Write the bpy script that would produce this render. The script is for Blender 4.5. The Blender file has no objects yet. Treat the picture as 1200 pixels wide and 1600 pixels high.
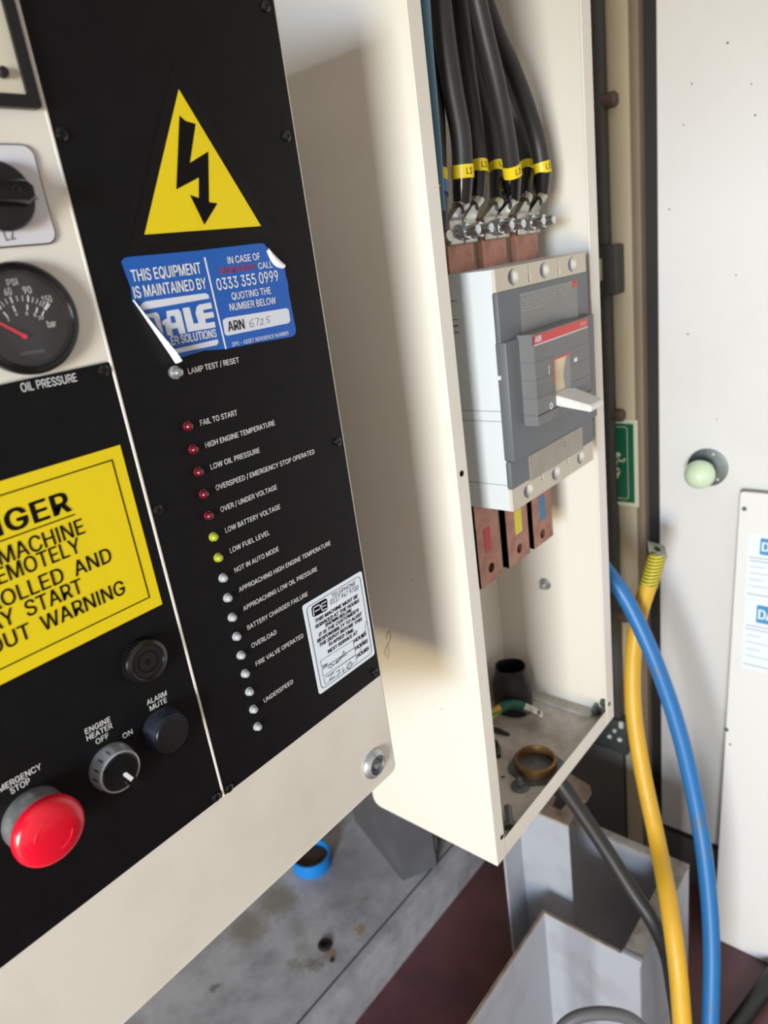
import bpy, bmesh, math, random
from mathutils import Vector, Matrix
random.seed(7)
SC = bpy.context.scene
COL = SC.collection
PI = math.pi
H = 1.47                      # eye height above the floor

# ------------------------------------------------------------------ camera
F_PX = 1115.63
RIGHT = Vector((0.63831312, -0.75798303, -0.13423146))
DOWN = Vector((-0.33714303, -0.11851919, -0.93396348))
FWD = Vector((0.69201946, 0.64141634, -0.33120105))
cam = bpy.data.cameras.new('camera')
cam_ob = bpy.data.objects.new('camera', cam)
COL.objects.link(cam_ob)
M = Matrix((RIGHT, -DOWN, -FWD)).transposed().to_4x4()
M.translation = (0, 0, H)
cam_ob.matrix_world = M
cam.sensor_fit = 'VERTICAL'
cam.sensor_height = 36.0
cam.lens = F_PX / 1600 * 36
cam.clip_start = 0.01
cam.dof.use_dof = True
cam.dof.focus_distance = 0.58
cam.dof.aperture_fstop = 7.2
SC.camera = cam_ob

# ------------------------------------------------------------------ light
SC.view_settings.view_transform = 'Standard'
SC.view_settings.look = 'None'
SC.view_settings.gamma = 1
SC.view_settings.use_curve_mapping = False
SC.view_settings.exposure = 0.08
world = bpy.data.worlds.new('room_daylight')
SC.world = world
world.use_nodes = True
wn = world.node_tree
bg = wn.nodes['Background']
bg.inputs[0].default_value = (1.0, 0.945, 0.885, 1)
# the side of the room with the doorway, left and behind the viewer, is brighter than the far end
w_tc = wn.nodes.new('ShaderNodeTexCoord')
w_dot = wn.nodes.new('ShaderNodeVectorMath')
w_dot.operation = 'DOT_PRODUCT'
w_dot.inputs[1].default_value = (-.72, -.64, .26)
wn.links.new(w_tc.outputs['Generated'], w_dot.inputs[0])
w_mr = wn.nodes.new('ShaderNodeMapRange')
w_mr.inputs['From Min'].default_value = -0.1
w_mr.inputs['From Max'].default_value = 1.0
w_mr.inputs['To Min'].default_value = 0.10
w_mr.inputs['To Max'].default_value = 0.74
wn.links.new(w_dot.outputs['Value'], w_mr.inputs['Value'])
wn.links.new(w_mr.outputs['Result'], bg.inputs[1])


def area(name, loc, target, sx, sy, power, color, spread=PI):
    l = bpy.data.lights.new(name, 'AREA')
    l.shape = 'RECTANGLE'
    l.size, l.size_y = sx, sy
    l.energy = power
    l.color = color
    l.spread = spread
    o = bpy.data.objects.new(name, l)
    COL.objects.link(o)
    o.location = Vector(loc) + Vector((0, 0, H))
    d = Vector(target) - Vector(loc)
    o.rotation_euler = d.to_track_quat('-Z', 'Y').to_euler()
    return o


# daylight of the doorway on the left: sky in its upper half, sunlit ground below
area('doorway_sky', (-3.3, -0.88, 0.10), (1.0, 0.4, -0.1), 0.9, 0.6, 165, (0.68, 0.82, 1.0))
area('doorway_ground', (-3.3, -0.88, -0.52), (1.0, 0.4, -0.1), 0.9, 0.6, 88, (1.0, 0.84, 0.50))


# ------------------------------------------------------------------ helpers
def lin(c):
    return tuple(((v / 255) / 12.92 if v / 255 <= 0.04045 else ((v / 255 + 0.055) / 1.055) ** 2.4) for v in c)


def mat(name, rgb, rough=0.5, metal=0.0, dirt=0.0, dirt_rgb=None, scale=20, bump=0.0, bump_scale=200, spec=0.5, coat=0.0, sharp=(0.45, 0.7)):
    m = bpy.data.materials.new(name)
    m.use_nodes = True
    nt = m.node_tree
    b = nt.nodes['Principled BSDF']
    b.inputs['Roughness'].default_value = rough
    b.inputs['Metallic'].default_value = metal
    b.inputs['Specular IOR Level'].default_value = spec
    b.inputs['Coat Weight'].default_value = coat
    c = (*lin(rgb), 1)
    tc = nt.nodes.new('ShaderNodeTexCoord')
    nz = nt.nodes.new('ShaderNodeTexNoise')
    nz.inputs['Scale'].default_value = scale
    nz.inputs['Detail'].default_value = 8
    nz.inputs['Roughness'].default_value = 0.65
    nt.links.new(tc.outputs['Object'], nz.inputs['Vector'])
    rp = nt.nodes.new('ShaderNodeValToRGB')
    rp.color_ramp.elements[0].position = sharp[0]
    rp.color_ramp.elements[1].position = sharp[1]
    nt.links.new(nz.outputs['Fac'], rp.inputs['Fac'])
    mx = nt.nodes.new('ShaderNodeMix')
    mx.data_type = 'RGBA'
    mul = nt.nodes.new('ShaderNodeMath')
    mul.operation = 'MULTIPLY'
    mul.inputs[1].default_value = dirt
    nt.links.new(rp.outputs['Color'], mul.inputs[0])
    nt.links.new(mul.outputs[0], mx.inputs['Factor'])
    mx.inputs['A'].default_value = c
    mx.inputs['B'].default_value = (*lin(dirt_rgb), 1) if dirt_rgb else tuple(v * 0.6 for v in c[:3]) + (1,)
    nt.links.new(mx.outputs['Result'], b.inputs['Base Color'])
    if bump:
        n2 = nt.nodes.new('ShaderNodeTexNoise')
        n2.inputs['Scale'].default_value = bump_scale
        n2.inputs['Detail'].default_value = 4
        nt.links.new(tc.outputs['Object'], n2.inputs['Vector'])
        bp = nt.nodes.new('ShaderNodeBump')
        bp.inputs['Strength'].default_value = bump
        bp.inputs['Distance'].default_value = 0.001
        nt.links.new(n2.outputs['Fac'], bp.inputs['Height'])
        nt.links.new(bp.outputs['Normal'], b.inputs['Normal'])
    return m


def glass_mat(name):
    m = bpy.data.materials.new(name)
    m.use_nodes = True
    nt = m.node_tree
    nt.nodes.clear()
    out = nt.nodes.new('ShaderNodeOutputMaterial')
    tr = nt.nodes.new('ShaderNodeBsdfTransparent')
    gl = nt.nodes.new('ShaderNodeBsdfGlossy')
    gl.inputs['Roughness'].default_value = 0.04
    mx = nt.nodes.new('ShaderNodeMixShader')
    mx.inputs[0].default_value = 0.06
    nt.links.new(tr.outputs[0], mx.inputs[1])
    nt.links.new(gl.outputs[0], mx.inputs[2])
    nt.links.new(mx.outputs[0], out.inputs[0])
    return m


def stripes_mat(name, rgb_a, rgb_b, axis, scale):
    """two flat colours in bands along one axis (earth-cable sheath)"""
    m = mat(name, rgb_a, 0.5)
    nt = m.node_tree
    b = nt.nodes['Principled BSDF']
    tc = nt.nodes.new('ShaderNodeTexCoord')
    sp = nt.nodes.new('ShaderNodeSeparateXYZ')
    nt.links.new(tc.outputs['Object'], sp.inputs[0])
    ml = nt.nodes.new('ShaderNodeMath')
    ml.operation = 'MULTIPLY'
    ml.inputs[1].default_value = scale
    nt.links.new(sp.outputs[axis], ml.inputs[0])
    fr = nt.nodes.new('ShaderNodeMath')
    fr.operation = 'FRACT'
    nt.links.new(ml.outputs[0], fr.inputs[0])
    gt = nt.nodes.new('ShaderNodeMath')
    gt.operation = 'GREATER_THAN'
    gt.inputs[1].default_value = 0.6
    nt.links.new(fr.outputs[0], gt.inputs[0])
    mx = nt.nodes.new('ShaderNodeMix')
    mx.data_type = 'RGBA'
    mx.inputs['A'].default_value = (*lin(rgb_a), 1)
    mx.inputs['B'].default_value = (*lin(rgb_b), 1)
    nt.links.new(gt.outputs[0], mx.inputs['Factor'])
    nt.links.new(mx.outputs['Result'], b.inputs['Base Color'])
    return m


CREAM = (227, 221, 209)
m_cream = mat('cream_paint', CREAM, 0.38, dirt=0.35, dirt_rgb=(196, 182, 160), scale=9, bump=0.06, bump_scale=420, sharp=(0.5, 0.8))
m_box = mat('cream_box_paint', (224, 218, 207), 0.36, dirt=0.22, dirt_rgb=(205, 192, 170), scale=7, bump=0.05, bump_scale=420, sharp=(0.5, 0.8))
m_boxfloor = mat('dusty_box_floor', (204, 196, 188), 0.6, dirt=0.7, dirt_rgb=(124, 110, 94), scale=16, sharp=(0.4, 0.72))
m_black = mat('black_fascia', (14, 14, 16), 0.42, dirt=0.22, dirt_rgb=(30, 29, 30), scale=60, bump=0.03, bump_scale=700, spec=0.2)
m_film = mat('black_film', (17, 16, 17), 0.32, dirt=0.2, dirt_rgb=(32, 31, 30), scale=40, spec=0.25)
m_ink = mat('black_ink', (16, 16, 16), 0.6, spec=0.1)
m_yellow = mat('yellow_vinyl', (232, 205, 18), 0.34, dirt=0.25, dirt_rgb=(196, 165, 20), scale=45, sharp=(0.55, 0.8))
m_white_ink = mat('white_ink', (228, 228, 226), 0.5)
m_blue = mat('blue_vinyl', (32, 92, 178), 0.3, dirt=0.15, dirt_rgb=(60, 110, 185), scale=30)
m_white = mat('white_vinyl', (238, 238, 240), 0.35)
m_silverwhite = mat('pale_foil', (215, 219, 228), 0.3, dirt=0.1)
m_redink = mat('faded_red_ink', (176, 62, 84), 0.5)
m_pencil = mat('grey_pencil', (120, 120, 125), 0.6)
m_greyink = mat('grey_ink', (70, 70, 80), 0.6)
m_chrome = mat('chrome', (206, 210, 218), 0.32, 0.65, dirt=0.3, dirt_rgb=(120, 120, 120), scale=80)
m_dchrome = mat('dark_chrome', (70, 74, 88), 0.30, 0.7)
m_zinc = mat('zinc_steel', (188, 191, 192), 0.34, 0.75, dirt=0.5, dirt_rgb=(110, 108, 100), scale=120)
m_bolt = mat('bright_bolt', (196, 200, 202), 0.2, 1.0, dirt=0.35, dirt_rgb=(128, 130, 130), scale=120)
m_dullzinc = mat('dull_zinc', (112, 118, 118), 0.5, 0.8, dirt=0.5, dirt_rgb=(70, 72, 70), scale=90)
m_plastic = mat('black_plastic', (24, 24, 25), 0.38)
m_gloss_black = mat('gloss_black', (20, 20, 22), 0.18)
m_red = mat('red_plastic', (226, 18, 44), 0.24, coat=0.3)
m_needle = mat('red_needle', (235, 40, 60), 0.4)
m_dial = mat('dark_dial', (38, 38, 42), 0.55)
m_glass = glass_mat('clear_glass')
m_led_red = mat('red_led', (104, 12, 30), 0.15, coat=0.6)
m_led_yel = mat('yellow_led', (168, 170, 48), 0.15, coat=0.6)
m_led_wht = mat('milky_led', (168, 170, 174), 0.2, coat=0.6)
m_switchplate = mat('pale_grey_plate', (214, 212, 216), 0.42)
m_breaker = mat('breaker_pale_grey', (206, 211, 213), 0.42)
m_breaker_cream = mat('breaker_cream', (197, 187, 170), 0.5)
m_bgrey = mat('breaker_grey', (108, 108, 108), 0.45, dirt=0.2, dirt_rgb=(128, 126, 122), scale=60)
m_bgrey2 = mat('breaker_dark_grey', (97, 100, 104), 0.45)
m_blabel = mat('grey_label', (124, 123, 120), 0.4, dirt=0.2, scale=50)
m_btag = mat('dusty_tag', (158, 150, 136), 0.5, dirt=0.4, dirt_rgb=(130, 122, 108), scale=60)
m_bred = mat('breaker_red', (205, 52, 48), 0.4)
m_toggle = mat('toggle_white', (226, 226, 222), 0.4, dirt=0.3, dirt_rgb=(180, 172, 160), scale=60)
m_copper = mat('copper', (172, 122, 104), 0.45, 0.6, dirt=0.7, dirt_rgb=(116, 76, 62), scale=55, bump=0.1, bump_scale=90)
m_rubber = mat('black_rubber', (18, 18, 20), 0.5, dirt=0.2, dirt_rgb=(44, 42, 42), scale=40)
m_cable = mat('black_cable', (38, 37, 36), 0.48, dirt=0.3, dirt_rgb=(56, 54, 50), scale=50)
m_shrink = mat('black_heat_shrink', (18, 18, 20), 0.16)
m_sleeve = mat('yellow_sleeve', (224, 196, 20), 0.4)
m_tape_red = mat('red_tape', (200, 36, 50), 0.45)
m_tape_yel = mat('yellow_tape', (214, 196, 40), 0.45)
m_tape_blue = mat('blue_tape', (52, 112, 150), 0.45)
m_teal = mat('teal_sheath', (70, 110, 130), 0.45)
m_bluecable = mat('blue_cable', (34, 108, 172), 0.42, dirt=0.75, dirt_rgb=(88, 96, 100), scale=14, sharp=(0.54, 0.64))
m_yelcable = mat('yellow_cable', (214, 166, 46), 0.45, dirt=0.5, dirt_rgb=(190, 146, 48), scale=18, sharp=(0.5, 0.75))
m_yelgreen = stripes_mat('yellow_black_heat_shrink', (206, 190, 40), (58, 56, 26), 2, 190)
m_earth = stripes_mat('green_yellow_sheath', (205, 165, 60), (40, 120, 60), 2, 110)
m_green_shrink = mat('green_heat_shrink', (14, 92, 76), 0.4)
m_brass = mat('brass', (138, 102, 62), 0.42, 0.7, dirt=0.6, dirt_rgb=(92, 64, 40), scale=50)
m_rust = mat('rusty_paint', (150, 132, 118), 0.7, dirt=0.9, dirt_rgb=(104, 72, 54), scale=40)
m_steelwhite = mat('white_painted_steel', (166, 169, 178), 0.42, dirt=0.5, dirt_rgb=(128, 124, 120), scale=14, sharp=(0.5, 0.78), bump=0.05, bump_scale=200)
m_rim = mat('worn_grey_rim', (152, 146, 138), 0.55, dirt=0.8, dirt_rgb=(98, 90, 82), scale=45)
m_dark = mat('dark_grey_iron', (84, 84, 88), 0.55, dirt=0.5, dirt_rgb=(108, 108, 112), scale=12)
m_conduit = mat('dark_conduit', (64, 62, 58), 0.55, dirt=0.3, scale=30)
m_dado = mat('dark_dado_paint', (84, 80, 76), 0.65, dirt=0.4, dirt_rgb=(66, 62, 58), scale=6)
m_wall = mat('beige_wall', (182, 168, 142), 0.7, dirt=0.4, dirt_rgb=(176, 162, 136), scale=5)
m_door = mat('off_white_door', (226, 224, 222), 0.45, dirt=0.25, dirt_rgb=(205, 200, 190), scale=5, sharp=(0.5, 0.8), bump=0.04, bump_scale=160)
m_frame = mat('brown_frame', (128, 112, 94), 0.6, dirt=0.4, scale=10)
m_gap_shade = mat('dark_gap_shade', (30, 28, 27), 0.6)  # shade of the gap beside the door, put into a strip's colour
m_signgreen = mat('sign_green', (8, 92, 62), 0.35)
m_signcream = mat('sign_cream', (206, 206, 178), 0.4)
m_knob = mat('pale_green_knob', (204, 222, 190), 0.18, coat=0.5)
m_paper = mat('label_paper', (226, 234, 244), 0.4)
m_bluink = mat('label_blue', (60, 140, 190), 0.5)
m_palehose = mat('grey_hose', (96, 95, 98), 0.45)
m_bluehose = mat('blue_hose', (26, 128, 210), 0.4)
m_hosein = mat('brown_hose_inside', (70, 56, 40), 0.8, dirt=0.6, scale=40)
m_debris = mat('dark_debris', (52, 46, 42), 0.8)
m_silver = mat('tinned_copper', (176, 174, 168), 0.26, 1.0, dirt=0.4, dirt_rgb=(120, 114, 104), scale=80)
m_brown = mat('brown_stain', (160, 108, 60), 0.7)
m_hole = mat('dark_hole', (38, 30, 24), 0.8)
m_brownstub = mat('brown_saddle', (86, 68, 56), 0.6)


def floor_mat():
    m = mat('maroon_floor_paint', (100, 62, 66), 0.36, dirt=0.7, dirt_rgb=(64, 44, 50), scale=7, bump=0.08, bump_scale=60)
    return m


def plinth_mat():
    """stained grey concrete: base mottling, ring stains, rusty and mossy spots"""
    m = mat('stained_concrete', (182, 182, 190), 0.72, dirt=0.7, dirt_rgb=(122, 121, 128), scale=11, sharp=(0.42, 0.68), bump=0.2, bump_scale=90)
    nt = m.node_tree
    b = nt.nodes['Principled BSDF']
    src = b.inputs['Base Color'].links[0].from_socket
    tc = nt.nodes.new('ShaderNodeTexCoord')
    nz = nt.nodes.new('ShaderNodeTexNoise')
    nz.inputs['Scale'].default_value = 70
    nz.inputs['Detail'].default_value = 8
    nt.links.new(tc.outputs['Object'], nz.inputs['Vector'])
    dv = nt.nodes.new('ShaderNodeVectorMath')
    dv.operation = 'MULTIPLY_ADD'
    dv.inputs[1].default_value = (0.05, 0.05, 0)
    nt.links.new(nz.outputs['Color'], dv.inputs[0])
    nt.links.new(tc.outputs['Object'], dv.inputs[2])
    spots = [  # x, y, radius, colour, strength
        (.69, 1.155, .058, (112, 108, 92), .8), (.69, 1.155, .046, (150, 147, 134), .5), (.60, 1.155, .058, (114, 110, 96), .75), (.60, 1.155, .044, (146, 142, 130), .55),
        (.665, 1.05, .028, (140, 140, 132), .5), (.64, 1.01, .024, (142, 142, 134), .5),
        (.625, .965, .022, (106, 106, 76), .7), (.665, .952, .018, (146, 110, 74), .8), (.60, 1.0, .020, (120, 130, 112), .6),
        (.54, 1.24, .030, (140, 112, 80), .7), (.47, 1.1, .014, (90, 86, 86), .7),
        (.85, 1.08, .12, (130, 128, 132), .6), (.80, .98, .018, (132, 124, 116), .5), (.745, .935, .016, (156, 120, 80), .7)]
    for x, y, r, c, k in spots:
        d = nt.nodes.new('ShaderNodeVectorMath')
        d.operation = 'DISTANCE'
        d.inputs[1].default_value = (x + .025, y + .025, H - 1.369)
        nt.links.new(dv.outputs[0], d.inputs[0])
        mr = nt.nodes.new('ShaderNodeMapRange')
        mr.inputs['From Min'].default_value = r
        mr.inputs['From Max'].default_value = r * 0.3
        mr.inputs['To Max'].default_value = k
        nt.links.new(d.outputs['Value'], mr.inputs['Value'])
        mx = nt.nodes.new('ShaderNodeMix')
        mx.data_type = 'RGBA'
        nt.links.new(mr.outputs['Result'], mx.inputs['Factor'])
        nt.links.new(src, mx.inputs['A'])
        mx.inputs['B'].default_value = (*lin(c), 1)
        src = mx.outputs['Result']
    nt.links.new(src, b.inputs['Base Color'])
    return m


class MB:
    """collects solid pieces (in eye-height coordinates) and links them as ONE mesh object"""

    def __init__(self):
        self.v, self.f = [], []

    def add(self, vs, fs):
        n = len(self.v)
        self.v += [Vector(p) for p in vs]
        self.f += [tuple(i + n for i in f) for f in fs]
        return self

    def box(self, lo, hi, bev=0.0, seg=2):
        bm = bmesh.new()
        bmesh.ops.create_cube(bm, size=1)
        for v in bm.verts:
            v.co = Vector([lo[i] + (v.co[i] + 0.5) * (hi[i] - lo[i]) for i in range(3)])
        if bev:
            bmesh.ops.bevel(bm, geom=bm.edges[:], offset=bev, segments=seg, profile=0.5, affect='EDGES')
        bm.verts.index_update()
        self.add([v.co.copy() for v in bm.verts], [[v.index for v in f.verts] for f in bm.faces])
        bm.free()
        return self

    def hexa(self, a, b):
        """solid between two quads a and b (4 points each, same order)"""
        return self.add(list(a) + list(b), [(0, 3, 2, 1), (4, 5, 6, 7), (0, 1, 5, 4), (1, 2, 6, 5), (2, 3, 7, 6), (3, 0, 4, 7)])

    def prism(self, pts, off):
        """polygon pts extruded by the vector off"""
        n = len(pts)
        off = Vector(off)
        vs = [Vector(p) for p in pts] + [Vector(p) + off for p in pts]
        return self.add(vs, [tuple(range(n))[::-1], tuple(range(n, 2 * n))] + [(i, (i + 1) % n, n + (i + 1) % n, n + i) for i in range(n)])

    def lathe(self, o, ax, prof, n=32, closed=True):
        """profile of (radius, height) turned about the axis ax at o"""
        o, ax = Vector(o), Vector(ax).normalized()
        u = ax.orthogonal().normalized()
        w = ax.cross(u)
        vs, fs = [], []
        for r, h in prof:
            for k in range(n):
                t = 2 * PI * k / n
                vs.append(o + ax * h + (u * math.cos(t) + w * math.sin(t)) * max(r, 1e-5))
        for i in range(len(prof) - 1):
            for k in range(n):
                k2 = (k + 1) % n
                fs.append((i * n + k, i * n + k2, (i + 1) * n + k2, (i + 1) * n + k))
        if closed:
            fs.append(tuple(range(n))[::-1])
            fs.append(tuple(range((len(prof) - 1) * n, len(prof) * n)))
        return self.add(vs, fs)

    def cyl(self, a, b, r, n=24, r2=None):
        a, b = Vector(a), Vector(b)
        return self.lathe(a, b - a, [(r, 0), (r if r2 is None else r2, (b - a).length)], n)

    def tube(self, pts, r, n=16, sub=6, caps=True):
        """round tube along a smooth curve through pts; r a number or one radius per point"""
        P = [Vector(p) for p in pts]
        rr = r if isinstance(r, (list, tuple)) else [r] * len(P)
        path, rad = [], []
        for i in range(len(P) - 1):
            p0, p1, p2, p3 = P[max(i - 1, 0)], P[i], P[i + 1], P[min(i + 2, len(P) - 1)]
            for s in range(sub):
                t = s / sub
                path.append(0.5 * ((2 * p1) + (p2 - p0) * t + (2 * p0 - 5 * p1 + 4 * p2 - p3) * t * t + (3 * p1 - p0 - 3 * p2 + p3) * t ** 3))
                rad.append(rr[i] + (rr[i + 1] - rr[i]) * t)
        path.append(P[-1])
        rad.append(rr[-1])
        vs, fs = [], []
        u = None
        for i, p in enumerate(path):
            t = (path[min(i + 1, len(path) - 1)] - path[max(i - 1, 0)]).normalized()
            u = t.orthogonal().normalized() if u is None else (u - t * u.dot(t)).normalized()
            w = t.cross(u)
            for k in range(n):
                a = 2 * PI * k / n
                vs.append(p + (u * math.cos(a) + w * math.sin(a)) * rad[i])
        for i in range(len(path) - 1):
            for k in range(n):
                k2 = (k + 1) % n
                fs.append((i * n + k, i * n + k2, (i + 1) * n + k2, (i + 1) * n + k))
        if caps:
            fs.append(tuple(range(n))[::-1])
            fs.append(tuple(range((len(path) - 1) * n, len(path) * n)))
        return self.add(vs, fs)

    def build(self, name, material, parent=None, label=None, cat=None, group=None, kind=None):
        up = Vector((0, 0, H))
        base = Vector((0, 0, 0))
        if parent is not None:
            q = parent
            while q is not None:
                base = base + q.location
                q = q.parent
        else:
            xs = [p.x for p in self.v]; ys = [p.y for p in self.v]; zs = [p.z for p in self.v]
            base = Vector(((min(xs) + max(xs)) / 2, (min(ys) + max(ys)) / 2, min(zs))) + up
            if kind == 'structure':
                base = Vector((0, 0, 0))
        me = bpy.data.meshes.new(name)
        me.from_pydata([p + up - base for p in self.v], [], self.f)
        me.update()
        bm = bmesh.new()
        bm.from_mesh(me)
        bmesh.ops.recalc_face_normals(bm, faces=bm.faces)
        bm.to_mesh(me)
        bm.free()
        for p in me.polygons:
            p.use_smooth = True
        me.set_sharp_from_angle(angle=math.radians(32))
        me.materials.append(material)
        o = bpy.data.objects.new(name, me)
        COL.objects.link(o)
        if parent is not None:
            o.parent = parent
        else:
            o.location = base
        tag(o, label, cat, group, kind)
        return o


def tag(o, label=None, cat=None, group=None, kind=None):
    for k, v in (('label', label), ('category', cat), ('group', group), ('kind', kind)):
        if v:
            o[k] = v
    return o


def thing(name, loc, label, cat, group=None):
    o = bpy.data.objects.new(name, None)
    o.empty_display_size = 0.02
    COL.objects.link(o)
    o.location = Vector(loc) + Vector((0, 0, H))
    return tag(o, label, cat, group)


def ray(x, y):
    return RIGHT * ((x - 600) / F_PX) + DOWN * ((y - 800) / F_PX) + FWD


def at(x, y, axis, value):
    """the point of the plane axis = value that the photograph shows at pixel x, y"""
    d = ray(x, y)
    return d * (value / d['xyz'.index(axis)])


_cap = {}


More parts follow.
